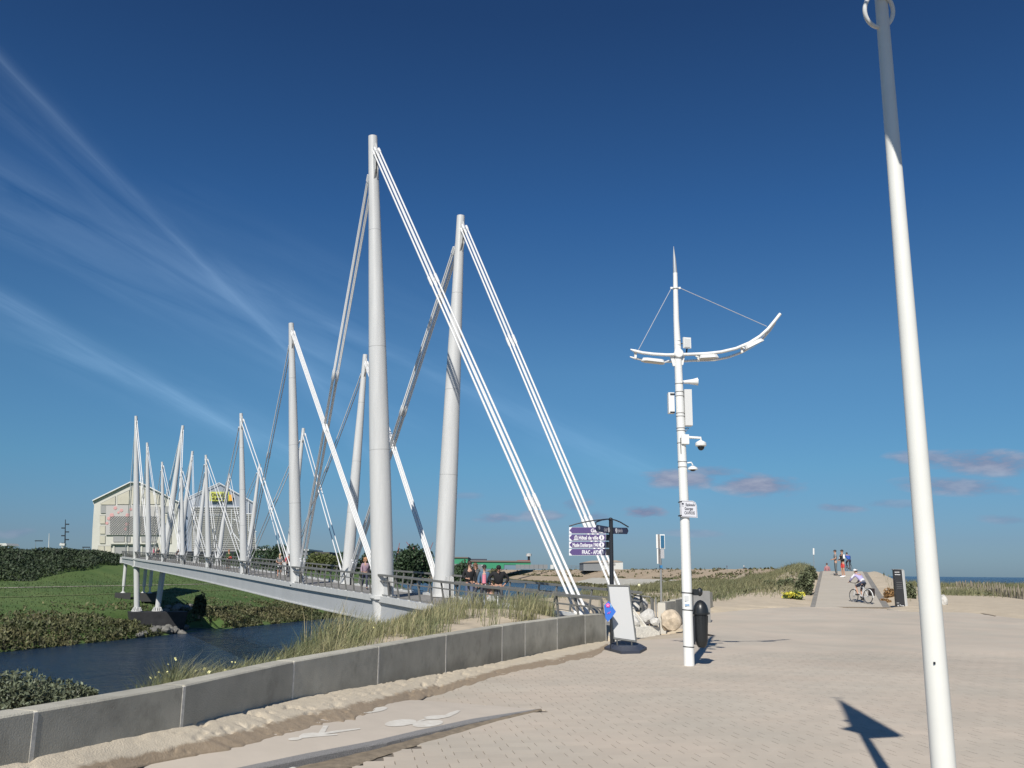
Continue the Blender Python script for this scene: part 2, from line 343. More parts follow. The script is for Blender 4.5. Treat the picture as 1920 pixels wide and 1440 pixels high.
# ------------------------------------------------------------------ water
def build_water():
    m = mat('harbour_water', (.012, .028, .055), .2); nt = m.node_tree; N = nt.nodes; L = nt.links; b = N['Principled BSDF']
    b.inputs['IOR'].default_value = 1.33
    g = N.new('ShaderNodeNewGeometry'); mp = N.new('ShaderNodeMapping'); mp.inputs['Scale'].default_value = (1., .55, 1.); mp.inputs['Rotation'].default_value = (0, 0, .3); L.new(g.outputs['Position'], mp.inputs[0])
    a = N.new('ShaderNodeTexNoise'); a.inputs['Scale'].default_value = 1.1; a.inputs['Detail'].default_value = 8; a.inputs['Roughness'].default_value = .6; L.new(mp.outputs[0], a.inputs['Vector'])
    c = N.new('ShaderNodeTexNoise'); c.inputs['Scale'].default_value = .25; c.inputs['Detail'].default_value = 4; L.new(mp.outputs[0], c.inputs['Vector'])
    ad = N.new('ShaderNodeMath'); ad.operation = 'MULTIPLY_ADD'; L.new(c.outputs[0], ad.inputs[0]); ad.inputs[1].default_value = 1.5; L.new(a.outputs[0], ad.inputs[2])
    bp = N.new('ShaderNodeBump'); bp.inputs['Strength'].default_value = 1.0; bp.inputs['Distance'].default_value = 1.0; L.new(ad.outputs[0], bp.inputs['Height']); L.new(bp.outputs[0], b.inputs['Normal'])
    R_ = 26000
    o = mesh_obj('water', [(-R_, -600, -7), (R_, -600, -7), (R_, R_, -7), (-R_, R_, -7)], [(0, 1, 2, 3)], m); tag(o, 'dark blue harbour channel and sea stretching to the horizon', 'water', kind='structure')
build_water()

# ------------------------------------------------------------------ plan lines
WZ = .73
WALLPX = [(68, 1333), (346, 1285), (552, 1240), (711, 1212), (837, 1190), (942, 1173.5), (985, 1167), (1045, 1159.5), (1097, 1153.5), (1136, 1150)]
WALL = [gp(u, v, WZ) for u, v in WALLPX]
d0 = (WALL[0]-WALL[1]).normalized(); WALL = [WALL[0]+d0*4.6, WALL[0]+d0*1.9]+WALL
WU = [-700, -230]+[u for u, v in WALLPX]
WBOT = [.30, .36, .37, .36, .285, .20, .09, .02, .0, 0, 0, 0]            # sand level at the wall foot
BANK = [(-24, -60), (-13, -15), (-9.5, 5), (-7.6, 20), (-5.0, 34), (-2.5, 42), (3, 50), (12, 70), (30, 120), (60, 220), (92, 330), (110, 420)]
# plaza far edge
EDGE = [gpz(u, v) for u, v in [(1326, 1150), (1440, 1140), (1523, 1137), (1640, 1137), (1700, 1147), (1801, 1147), (1920, 1161)]]
ex = np.array([-60]+[p.x for p in EDGE]+[40, 140.]); ey = np.array([46.]+[p.y for p in EDGE]+[30, 10.])
def edge_y(x): return np.interp(x, ex, ey)
RAMP0L, RAMP0R = gpz(1523, 1137), gpz(1640, 1137)
RAMP1L, RAMP1R = at(1543, 1071, 70), at(1617, 1071.5, 70)
RZ0, RZ1 = pz(45)+.0, RAMP1L.z
def terr(x, y):
    x = np.asarray(x, float); y = np.asarray(y, float)
    s = poly_sd(x, y, BANK); pzz = np.maximum(0, (y-30)*.02)
    base = pzz-.06
    # behind the retaining wall (river side): ground heaped against it
    w = poly_sd(x, y, [(p.x, p.y) for p in WALL])
    zw = np.interp(y, [0, 9, 12, 14.5, 19, 24, 27.5], [.12, .15, .32, .56, .64, .60, .18])
    U = 960+1736*x/np.maximum(y, 1.)
    riv = (w < -.40) & (y < 60)
    zr = zw-(np.maximum(0, -w-1.15))*np.interp(U, [-400, 480, 560, 640, 700, 780, 1000], [.62, .62, .42, .26, .15, .07, .07])
    md = .36*np.exp(-(((x+.75)/2.0)**2+((y-24.2)/2.6)**2))+.16*np.exp(-(((x+2.6)/1.6)**2+((y-20.5)/2.2)**2))
    mf = np.clip(-w/1.2, 0, 1)
    zr = zr+md*mf+.10*vnoise(x, y, 1.3, 3)*mf
    zr = np.where(y > 31, np.minimum(zr, -.9-.05*(y-31)*0), zr)
    k = sstep(26, 33, y); zr = zr*(1-k)+(-1.0)*k
    z = np.where(riv, zr, base)
    # under the bridge mouth keep low
    # dunes beyond the plaza
    U = 960+1736*x/np.maximum(y, 1.)
    d = y-edge_y(x)
    A = np.interp(U, [1180, 1260, 1330, 1385, 1440, 1480, 1515, 1545, 1640, 1660, 1700, 1740, 1920, 2300], [0, 0, 0, .15, .5, 1.15, 1.5, 1.3, 1.3, .8, .15, 0, 0, .1])
    rise = sstep(0, np.interp(U, [1400, 1640, 1700, 1800, 2000], [20, 21, 17, 21, 23]), d)*A + sstep(-.2, 2.5, d)*.10
    back = sstep(74, 120, y)*(A+6.5)
    nn = (.55*vnoise(x, y, 9, 1)+.3*vnoise(x, y, 4, 2)+.12*vnoise(x, y, 1.4, 5))*sstep(1, 8, d)*np.clip(A, .22, .6)
    z = np.where((d > -.3) & (s > -2), pzz*np.where(y > 74, 1-sstep(74, 100, y), 1)+rise+nn-back+.01, z)
    # ramp corridor
    t = (y-45)/25; cx = (RAMP0L.x+RAMP0R.x)/2*(1-t)+(RAMP1L.x+RAMP1R.x)/2*t; hw = 1.9
    rz = RZ0+(RZ1-RZ0)*np.clip(t, 0, 1.0)
    near = np.abs(x-cx) < hw+.6
    z = np.where(near & (y > 44) & (y < 108), np.minimum(z, rz-.12) if True else z, z)
    fl = np.clip((np.abs(x-cx)-hw)/1.6, 0, 1); sel = (np.abs(x-cx) < hw+3) & (np.abs(x-cx) >= hw-.2) & (y > 46) & (y < 106)
    z = np.where(sel, (rz-.06)*(1-fl)+z*fl, z)
    # bank down to the water
    kb = sstep(0, 13, -s); z = z*(1-kb)+(-8.2)*kb+.35*vnoise(x, y, 3, 8)*(kb > .02)*(1-kb)
    return z
def build_terrain():
    xs = np.concatenate([np.arange(-34, -12, 1.), np.arange(-12, 6, .3), np.arange(6, 60, .8), np.arange(60, 190, 4)])
    ys = np.concatenate([np.arange(-30, 4, 1.5), np.arange(4, 34, .3), np.arange(34, 90, .6), np.arange(90, 190, 2.5)])
    def h(X, Y):
        return terr(X, Y)
    o = grid_mesh('sandy_ground', xs, ys, h, None if False else m_sand)
    # blend sand and grassy soil by height above plaza + noise
    m = m_sand; nt = m.node_tree; N = nt.nodes; L = nt.links; b = N['Principled BSDF']
    tag(o, 'pale sandy dune ground around the plaza and bank', 'ground', kind='structure')
build_terrain()

# ------------------------------------------------------------------ plaza
PU = Vector((.167, -.986, 0)).normalized(); PV = Vector((-PU.y, PU.x, 0))   # joint direction / row direction
PORG = gp(1016.2, 1427); ROW = .193; LEN = .305
def clip_poly(poly, a, n):
    """keep side where (p-a).n >= 0"""
    out = []
    for i in range(len(poly)):
        p, q = poly[i], poly[(i+1) % len(poly)]; dp, dq = (p-a).dot(n), (q-a).dot(n)
        if dp >= 0: out.append(p)
        if dp*dq < 0: out.append(p+(q-p)*(dp/(dp-dq)))
    return out
PLAZA = [Vector((p.x, p.y, 0)) for p in WALL]+[Vector((3.4, 25.6, 0)), Vector((6.2, 28.2, 0)), Vector((5.6, 31.5, 0)), Vector((9.2, 42.3, 0))]+[Vector((p.x, p.y, 0)) for p in EDGE]+[Vector((60, 22, 0)), Vector((70, -30, 0)), Vector((-20, -30, 0))]
FAR_ROW = -60            # rows counted along PU; row k spans PORG+PU*(k*ROW)
far_line = PORG+PU*(FAR_ROW*ROW)
def tri_sheet(name, poly, z, m, parent=None, slope=False):
    bm = bmesh.new(); vs = [bm.verts.new((p.x, p.y, 0)) for p in poly]; f = bm.faces.new(vs)
    if f.normal.z < 0 or True: f.normal_update()
    if f.normal.z < 0: f.normal_flip()
    bmesh.ops.triangulate(bm, faces=bm.faces[:])
    for yy in ((30.,) if slope else ()):
        bmesh.ops.bisect_plane(bm, geom=bm.verts[:]+bm.edges[:]+bm.faces[:], plane_co=(0, yy, 0), plane_no=(0, 1, 0))
    for v in bm.verts: v.co.z = z+(pz(v.co.y) if slope else 0)
    me = bpy.data.meshes.new(name); bm.to_mesh(me); bm.free(); me.materials.append(m); o = bpy.data.objects.new(name, me); COL.objects.link(o)
    if parent: o.parent = parent
    return o
def build_plaza():
    near = clip_poly(PLAZA, far_line, PU); far = clip_poly(PLAZA, far_line, -PU)
    root = tri_sheet('plaza', near, -.012, m_joint); tag(root, 'broad beige paved esplanade with dark dashes of open joints', 'plaza', kind='structure')
    # worn fine pattern on the far part: faint rows
    mf = paver_mat('beige_paver_far', False)
    tri_sheet('far_paving', far, 0, mf, root, slope=True)
    # pavers
    def inside_sheet(p):
        # outside path/kerb/dirt zone and on plaza side of the wall
        if float(poly_sd([p.x], [p.y], [(q.x, q.y) for q in WALL])[0]) < .12: return False
        return True
    kl = [(p.x, p.y) for p in KERB_PLAN]
    cand = []
    for k in range(FAR_ROW, 12):
        off = .0 if k % 2 == 0 else .105
        for j in range(-30, 62):
            c = PORG+PU*((k+.5)*ROW)+PV*(off+(j+.5)*LEN); cand.append((c, k, j))
    X = np.array([c.x for c, k, j in cand]); Y = np.array([c.y for c, k, j in cand])
    sw = poly_sd(X, Y, [(q.x, q.y) for q in WALL]); ok = sw > .1
    PATHP = [(p.x, p.y) for p in PATH_OUT]
    def inpoly(x, y, P):
        c = np.zeros(x.shape, bool); n = len(P)
        for i in range(n):
            x1, y1 = P[i]; x2, y2 = P[(i+1) % n]
            cond = ((y1 > y) != (y2 > y)) & (x < (x2-x1)*(y-y1)/(y2-y1+1e-12)+x1); c ^= cond
        return c
    ok &= ~inpoly(X, Y, PATHP)
    ok &= (Y > 6.2) & (X > -3.5) & (X < .64*Y+1.5)
    idx = np.nonzero(ok)[0]
    hl, hr = LEN/2-.0042, ROW/2-.0006
    def paver_vf(c, rot=0):
        z = (random.random()-.5)*.0012
        b0 = [c+PV*(a*hl)+PU*(b*hr)+Vector((0, 0, zz)) for zz in (-.02, z) for b in (-1, 1) for a in (-1, 1)]
        return b0
    FS = [(4, 6, 7, 5), (0, 4, 5, 1), (2, 3, 7, 6), (0, 2, 6, 4), (1, 5, 7, 3)]
    area = []
    for i in idx:
        c = cand[i][0]; u, v = proj(c); inside = -10 < u < 1930 and v < 1446
        hid = 1745 < u < 1795
        area.append((1/c.y**3 if (inside and not hid) else 0, i))
    area.sort(reverse=True); singles = [i for a, i in area[:300]]; rest = [i for a, i in area[300:]]
    base = MB(); base.add([p for p in paver_vf(Vector((0, 0, 0)))], FS); o0 = None
    for i in singles:
        c = cand[i][0]
        if o0 is None: o = base.build('paver', m_pav1, root); o0 = o
        else: o = o0.copy(); COL.objects.link(o)
        o.location = (c.x, c.y, (random.random()-.5)*.0014); o.parent = root
    V = []; Fc = []
    for i in rest:
        b = len(V); V += [tuple(p) for p in paver_vf(cand[i][0])]; Fc += [tuple(q+b for q in f) for f in FS]
    o = np_mesh('paver_field', np.array(V), np.array(Fc), m_pav, root); tag(o, kind='stuff')

# kerb, path
KPX = [(1014, 1330.5), (905, 1355), (805, 1380), (720, 1403), (596, 1432), (430, 1472), (250, 1520), (60, 1570)]
KERB_PLAN = [gp(u, v, 0) for u, v in KPX]; KH = [.004, .03, .045, .055, .075, .085, .09, .09]
def perp_in(i, P):
    a = P[max(i-1, 0)]; b = P[min(i+1, len(P)-1)]; t = (b-a).normalized(); n = Vector((t.y, -t.x, 0)); return n
KW = .15
KIN = []
for i, p in enumerate(KERB_PLAN):
    n = perp_in(i, KERB_PLAN)
    if n.dot(Vector((-1, 1, 0))) < 0: n = -n
    KIN.append(p+n*(KW if i else .04))
PIN = [gp(u, v, z) for u, v, z in [(768, 1311, .02), (700, 1316, .12), (600, 1320, .2), (400, 1360, .27), (200, 1395, .3), (-100, 1440, .3), (-500, 1500, .3), (-900, 1560, .3)]]
# dirt wedge outer line (pavers start there)
DPX = [(1016, 1332), (930, 1352), (850, 1376), (760, 1402), (680, 1428), (560, 1468), (380, 1530), (180, 1590)]
DOUT = [gp(u, v, 0) for u, v in DPX]
PATH_OUT = [DOUT[0]]+DOUT[1:]+[Vector((-8, 4, 0)), PIN[-1], PIN[4], PIN[3], PIN[2], PIN[1], PIN[0]]
def build_path():
    vs = []; fs = []; n = len(KIN); M_ = 12
    WIN = []
    for i in range(n):
        w = PIN[i].copy(); WIN.append(w)
    # push the wall side under the sand
    for i in range(n):
        k = KIN[i].copy(); k.z = KH[i]-.002
        for j in range(M_+1): vs.append(k.lerp(WIN[i]+ (WIN[i]-k)*(0.0 if i == 0 else .25)*1.0, j/M_))
    for i in range(n-1):
        for j in range(M_): a = i*(M_+1)+j; fs.append((a, a+1, a+M_+2, a+M_+1))
    for i in range(n): vs[i*(M_+1)+M_].z += 0
    o = mesh_obj('cycle_path', vs, [tuple(reversed(f)) for f in fs], m_path, smooth=True); tag(o, 'smooth pale path with painted cyclist and walker symbols beside the kerb', 'path', kind='structure')
    # triangle from the kerb tip to the first inner point is covered by the grid itself
    bm = bmesh.new(); bm.from_mesh(o.data)
    from mathutils.bvhtree import BVHTree
    bvh = BVHTree.FromBMesh(bm); bm.free()
    def hit(u, v):
        d = ray(u, v).normalized(); r = bvh.ray_cast(CAM, d)
        return (r[0] if r[0] is not None else gp(u, v, .1))
    def mark(name, polys):
        root = None
        for P in polys:
            pts = [hit(u, v)+Vector((0, 0, .005)) for u, v in P]
            o2 = mesh_obj(name, pts, [tuple(range(len(pts)))], m_mark, o)
            bm = bmesh.new(); bm.from_mesh(o2.data); bm.faces.ensure_lookup_table(); bm.faces[0].normal_update()
            if bm.faces[0].normal.z < 0: bm.faces[0].normal_flip()
            bmesh.ops.triangulate(bm, faces=bm.faces[:]); bm.to_mesh(o2.data); bm.free()
    def elp(cx, cy, a, b, rot, n=22): return [(cx+a*math.cos(t)*math.cos(rot)-b*math.sin(t)*math.sin(rot), cy+a*math.cos(t)*math.sin(rot)+b*math.sin(t)*math.cos(rot)) for t in [2*math.pi*i/n for i in range(n)]]
    mark('painted_disc', [elp(702, 1332, 25, 4.2, -.16)])
    mark('painted_cyclist', [elp(751, 1356, 30, 6.2, -.10), elp(802, 1357.5, 29, 6.2, -.10),
        [(770, 1359), (787, 1351), (800, 1347.5), (793, 1345.5), (808, 1342.5), (834, 1341), (845, 1336), (857, 1332.5), (864, 1333), (857, 1338), (842, 1345), (820, 1349), (798, 1350), (790, 1352.5), (776, 1358.5)]])
    mark('painted_walker', [elp(553, 1386, 13, 2.8, -.08),
        [(560, 1381), (568, 1376), (586, 1374.5), (597, 1375), (606, 1361.5), (616, 1361), (609, 1374), (628, 1370.5), (675, 1366), (676, 1367.8), (630, 1374.5), (608, 1377.5), (632, 1377), (633, 1379), (575, 1384), (562, 1385)]])
    mark('painted_dash', [[(536, 1443), (548, 1439), (556, 1439.5), (546, 1444)]])
    # kerb stones
    k = empty('granite_kerb', tuple(KERB_PLAN[3]), label='rough grey granite kerb edging the raised cycle path', cat='kerb')
    # resample into ~1 m stones
    cum = [0]
    for i in range(n-1): cum.append(cum[-1]+(KERB_PLAN[i+1]-KERB_PLAN[i]).length)
    def samp(arr, s):
        for i in range(n-1):
            if s <= cum[i+1] or i == n-2:
                t = (s-cum[i])/(cum[i+1]-cum[i]); return (arr[i].lerp(arr[i+1], t) if hasattr(arr[i], 'lerp') else arr[i]*(1-t)+arr[i+1]*t)
    s = 0.
    while s < cum[-1]-.2:
        e = min(s+1.0, cum[-1]); b = MB(k); NN = 8; rows = []
        for q in range(NN+1):
            ss = s+.004+(e-s-.008)*q/NN; po = samp(KERB_PLAN, ss); pi = samp(KIN, ss); h = samp(KH, ss); jit = lambda a: (random.random()-.5)*a
            rows.append([po+Vector((0, 0, -.05)), po+Vector((jit(.008), jit(.008), h-.008)), po.lerp(pi, .06)+Vector((0, 0, h+.004+jit(.004))), pi+Vector((0, 0, h+.004)), pi+Vector((0, 0, -.05))])
        vs = [p for r_ in rows for p in r_]; fs = []
        for q in range(NN):
            for c in range(4): a = q*5+c; fs.append((a, a+1, a+6, a+5))
        fs += [(0, 1, 2, 3, 4), tuple(NN*5+c for c in (4, 3, 2, 1, 0))]
        b.add(vs, [tuple(reversed(f)) for f in fs]); b.build('kerb_stone', m_kerb, k); s = e
    # damp dirt wedge in front of the kerb
    vs = []; fs = []; NN = 90; MM = 8
    def sampg(arr, t):
        x = t*(len(arr)-1); i = min(int(x), len(arr)-2); return arr[i].lerp(arr[i+1], x-i)
    for i in range(NN+1):
        a = sampg(KERB_PLAN, i/NN); b_ = sampg(DOUT, i/NN)
        nzv = float(vnoise(i*.6, 0, 1.0, 4))
        for j in range(MM+1):
            w = j/MM; p = a.lerp(b_+(b_-a)*(.12+.25*nzv), w); z = .012*math.sin(math.pi*min(1, (1-w)*.7))+.004+.012*float(vnoise(p.x, p.y, .12, 6))*(1-w)
            vs.append((p.x, p.y, z-(.006 if j == MM else 0)))
    for i in range(NN):
        for j in range(MM): a = i*(MM+1)+j; fs.append((a, a+1, a+MM+2, a+MM+1))
    o3 = mesh_obj('dirt_strip', vs, fs, m_dirt, smooth=True); tag(o3, 'damp brown dirt collected in front of the kerb', 'dirt', kind='stuff')
    return hit
HIT = build_path()
build_plaza()
def build_sand_strip():
    out = [(295, 1431), (420, 1407), (522, 1382), (600, 1362), (681, 1343), (766, 1313), (819, 1304), (876, 1285), (961, 1261), (1060, 1243), (1120, 1229), (1142, 1213)]
    ou = [gp(-300, 1590, .28), gp(-40, 1500, .28), gp(140, 1462, .27)]+[HIT(*p) for p in out[:6]]+[gp(u, v, .0) for u, v in out[6:]]
    MATCH = [(-900, 0), (-420, 0), (-90, 0), (120, 0), (300, 0), (420, 0), (530, 0), (640, 0), (780, 0), (830, 0), (890, 0), (960, 0), (1040, 0), (1100, 0), (1136, 0)]
    def wall_at(u):
        P = Vector((float(np.interp(u, WU, [p.x for p in WALL])), float(np.interp(u, WU, [p.y for p in WALL])), 0)); return P, float(np.interp(u, WU, WBOT))
    wl = [wall_at(m_[0]) for m_ in MATCH]
    NN, MM = 420, 40; V = np.zeros((NN+1, MM+1, 3)); tt = np.linspace(0, len(ou)-1, NN+1)
    wx = np.interp(tt, range(len(wl)), [p.x for p, z in wl]); wy = np.interp(tt, range(len(wl)), [p.y for p, z in wl]); wz = np.interp(tt, range(len(wl)), [z for p, z in wl])
    ox = np.interp(tt, range(len(ou)), [p.x for p in ou]); oy = np.interp(tt, range(len(ou)), [p.y for p in ou]); oz = np.interp(tt, range(len(ou)), [p.z for p in ou])
    s_ = np.cumsum(np.r_[0, np.hypot(np.diff(wx), np.diff(wy))])
    edge = 1+.16*vnoise(s_, 0*s_, .5, 3)+.12*vnoise(s_, 0*s_, .14, 5)
    W = np.linspace(0, 1, MM+1)
    for j, w in enumerate(W):
        x = wx+(ox-wx)*w*edge; y = wy+(oy-wy)*w*edge
        base = np.where(True, wz*(1-w)+oz*w, 0)
        hump = (.008*np.sin(np.pi*min(w*1.1, 1))+.008)*(1-w**4)
        n = .010*vnoise(x, y, .6, 1)+.009*vnoise(x, y, .17, 2)+.009*vnoise(x, y, .06, 9)
        pits = np.clip(vnoise(x, y, .085, 12)-.22, 0, 1)*-.17
        z = base+hump+(n+pits)*(1-w**6)+.006-(.012 if j == MM else 0)
        V[:, j] = np.stack([x, y, z], 1)
    i = (np.arange(NN)[:, None]*(MM+1)+np.arange(MM)[None, :]).ravel(); Fc = np.stack([i, i+1, i+MM+2, i+MM+1], 1)[:, ::-1]
    m = mat('blown_sand', (.56, .465, .335), .95, bump=.45, bs=60); nt = m.node_tree; N = nt.nodes; L = nt.links; b = N['Principled BSDF']
    at_ = N.new('ShaderNodeAttribute'); at_.attribute_name = 'across'; ge = N.new('ShaderNodeNewGeometry')
    nn = N.new('ShaderNodeTexNoise'); nn.inputs['Scale'].default_value = 4.5; nn.inputs['Detail'].default_value = 9; nn.inputs['Roughness'].default_value = .7; L.new(ge.outputs['Position'], nn.inputs['Vector'])
    ad = N.new('ShaderNodeMath'); ad.operation = 'MULTIPLY_ADD'; L.new(nn.outputs[0], ad.inputs[0]); ad.inputs[1].default_value = .55; L.new(at_.outputs['Fac'], ad.inputs[2])
    mr = N.new('ShaderNodeMapRange'); mr.inputs[1].default_value = .84; mr.inputs[2].default_value = .95; L.new(ad.outputs[0], mr.inputs[0])
    n5 = N.new('ShaderNodeTexNoise'); n5.inputs['Scale'].default_value = 22; n5.inputs['Detail'].default_value = 6; L.new(ge.outputs['Position'], n5.inputs['Vector'])
    c1 = N.new('ShaderNodeMix'); c1.data_type = 'RGBA'; L.new(n5.outputs[0], c1.inputs[0]); c1.inputs[6].default_value = (.47, .405, .31, 1); c1.inputs[7].default_value = (.58, .51, .40, 1)
    c2 = N.new('ShaderNodeMix'); c2.data_type = 'RGBA'; L.new(n5.outputs[0], c2.inputs[0]); c2.inputs[6].default_value = (.23, .175, .115, 1); c2.inputs[7].default_value = (.36, .285, .205, 1)
    mx = N.new('ShaderNodeMix'); mx.data_type = 'RGBA'; L.new(mr.outputs[0], mx.inputs[0]); L.new(c1.outputs[2], mx.inputs[6]); L.new(c2.outputs[2], mx.inputs[7]); L.new(mx.outputs[2], b.inputs['Base Color'])
    o = np_mesh('blown_sand_strip', V.reshape(-1, 3), Fc, m, None, True)
    a = o.data.attributes.new('across', 'FLOAT', 'POINT'); a.data.foreach_set('value', np.tile(W, NN+1).astype(np.float32))
    tag(o, 'ridge of footprinted blown sand along the foot of the wall', 'sand', kind='stuff')
build_sand_strip()

# ------------------------------------------------------------------ retaining wall
def build_wall():
    # precast panels carry rising damp: darker, uneven lower part (a stain with its own shape)
    m = m_conc; nt = m.node_tree; N = nt.nodes; L = nt.links; b = N['Principled BSDF']; src = b.inputs['Base Color'].links[0].from_socket
    g = N.new('ShaderNodeNewGeometry'); sp = N.new('ShaderNodeSeparateXYZ'); L.new(g.outputs['Position'], sp.inputs[0])
    n = N.new('ShaderNodeTexNoise'); n.inputs['Scale'].default_value = 1.1; n.inputs['Detail'].default_value = 5; L.new(g.outputs['Position'], n.inputs['Vector'])
    ma = N.new('ShaderNodeMath'); ma.operation = 'MULTIPLY_ADD'; L.new(n.outputs[0], ma.inputs[0]); ma.inputs[1].default_value = -.75; L.new(sp.outputs[2], ma.inputs[2])
    mr = N.new('ShaderNodeMapRange'); mr.inputs[1].default_value = -.30; mr.inputs[2].default_value = -.02; mr.inputs[3].default_value = .62; mr.inputs[4].default_value = 1.0; L.new(ma.outputs[0], mr.inputs[0])
    oi = N.new('ShaderNodeObjectInfo'); orr = N.new('ShaderNodeMapRange'); orr.inputs[3].default_value = .80; orr.inputs[4].default_value = 1.08; L.new(oi.outputs['Random'], orr.inputs[0])
    n7 = N.new('ShaderNodeTexNoise'); n7.inputs['Scale'].default_value = 2.3; n7.inputs['Detail'].default_value = 8; n7.inputs['Roughness'].default_value = .72; L.new(g.outputs['Position'], n7.inputs['Vector'])
    m7 = N.new('ShaderNodeMapRange'); m7.inputs[1].default_value = .50; m7.inputs[2].default_value = .72; m7.inputs[3].default_value = 1.; m7.inputs[4].default_value = .70; L.new(n7.outputs[0], m7.inputs[0])
    mu = N.new('ShaderNodeMath'); mu.operation = 'MULTIPLY'; L.new(mr.outputs[0], mu.inputs[0]); L.new(orr.outputs[0], mu.inputs[1]); mu2 = N.new('ShaderNodeMath'); mu2.operation = 'MULTIPLY'; L.new(mu.outputs[0], mu2.inputs[0]); L.new(m7.outputs[0], mu2.inputs[1])
    hs = N.new('ShaderNodeHueSaturation'); L.new(mu2.outputs[0], hs.inputs['Value']); L.new(src, hs.inputs['Color']); L.new(hs.outputs[0], b.inputs['Base Color'])
    root = empty('retaining_wall', tuple(WALL[5]), label='long low wall of dark precast concrete panels curving along the sandy path', cat='wall')
    T = .26
    for i in range(len(WALL)-1):
        a, c = WALL[i].copy(), WALL[i+1].copy(); a.z = c.z = 0; t = (c-a).normalized(); n = Vector((-t.y, t.x, 0))
        if n.dot(Vector((-1, .3, 0))) < 0: n = -n
        g0, g1 = .021, .021; a2 = a+t*g0; c2 = c-t*g1; ch = .014; jz = (random.random()-.5)*.008
        top = WZ+jz; lo = -.5
        prof = lambda P: [P+Vector((0, 0, lo)), P+Vector((0, 0, top-ch)), P+n*ch+Vector((0, 0, top)), P+n*(T-ch)+Vector((0, 0, top)), P+n*T+Vector((0, 0, top-ch)), P+n*T+Vector((0, 0, lo))]
        mb = MB(root); mb.prism(prof(a2), (c2-a2)); mb.build('wall_panel', m_conc, root)
        if i < len(WALL)-1:
            mj = MB(root); mj.box(c+n*(T/2-.004)+Vector((0, 0, (top+lo)/2-.006)), .041, T-.002, top-lo-.012, math.atan2(t.y, t.x)); mj.build('joint', m_conc_l, root)
build_wall()

def rock(name, c, r, m, root=None, sub=3, seed=0, squash=(1, 1, .8), parent=None):
    bm = bmesh.new(); bmesh.ops.create_icosphere(bm, subdivisions=sub, radius=1)
    rr = np.random.default_rng(seed); P = np.array([v.co[:] for v in bm.verts])
    planes = rr.normal(size=(20, 3)); planes /= np.linalg.norm(planes, axis=1)[:, None]; planes[0] = (0, 0, -1); dd = .68+.24*rr.random(20); dd[0] = .66
    for q in range(2):
        for n_, d_ in zip(planes, dd):
            s = P@n_; ex_ = np.maximum(0, s-d_); P -= n_[None, :]*ex_[:, None]*.9
    P += .09*np.stack([vnoise(P[:, 0]*3+P[:, 2]*2, P[:, 1]*3+seed, 1, k) for k in (1, 2, 3)], 1)+.05*np.stack([vnoise(P[:, 0]*8+P[:, 2]*6, P[:, 1]*8+seed, 1, k) for k in (4, 5, 6)], 1)
    for v, p in zip(bm.verts, P): v.co = Vector((p[0]*r*squash[0]+c[0], p[1]*r*squash[1]+c[1], p[2]*r*squash[2]+c[2]))
    if root is not None:
        for v in bm.verts: v.co = W2L(root, v.co)
    me = bpy.data.meshes.new(name); bm.to_mesh(me); bm.free(); me.materials.append(m); me.polygons.foreach_set('use_smooth', [False]*len(me.polygons)); o = bpy.data.objects.new(name, me); COL.objects.link(o)
    if root is not None: o.parent = root
    return o
# ------------------------------------------------------------------ far bank
P0 = gp(300, 1192, -7); P1 = gp(560, 1165, -7); RD = (P1-P0).normalized(); RN = Vector((-RD.y, RD.x, 0))
def fb(t, o, z): return P0+RD*t+RN*o+Vector((0, 0, z+7))
OZ = ([-6, -1, 0, 2, 4, 9, 14, 22, 35, 37, 46, 52, 62, 72, 400], [-8.5, -7.6, -7.1, -6.3, -5.6, -5.0, -4.3, -3.0, -1.45, -1.4, -.6, 1.3, 4.2, 4.7, 4.7])
def fbz(t, o):
    z = np.interp(o, *OZ); end = sstep(0, 26, np.asarray(t)-(92+2.25*np.clip(o, 0, 90)))
    z = z + .5*vnoise(t, o, 6, 4)*np.clip(o/4, 0, 1)*np.clip((14-o)/8, .12, 1)+.25*vnoise(t, o, 2.2, 7)*np.clip((12-o)/8, .1, 1)*(o > 0)
    pt, po = PT
    d_ = np.maximum(np.abs(t-pt)-7.5, 0)+np.maximum(o-po-.5, 0)*1.0
    z = np.where(d_ < 8, np.minimum(z, -7.0+d_*.75+.25*vnoise(t, o, 1.5, 3)), z)
    z = np.where(o < -2, np.minimum(z, -7.4), z)
    return z*(1-end)+np.minimum(z, -8.)*end
PT = None
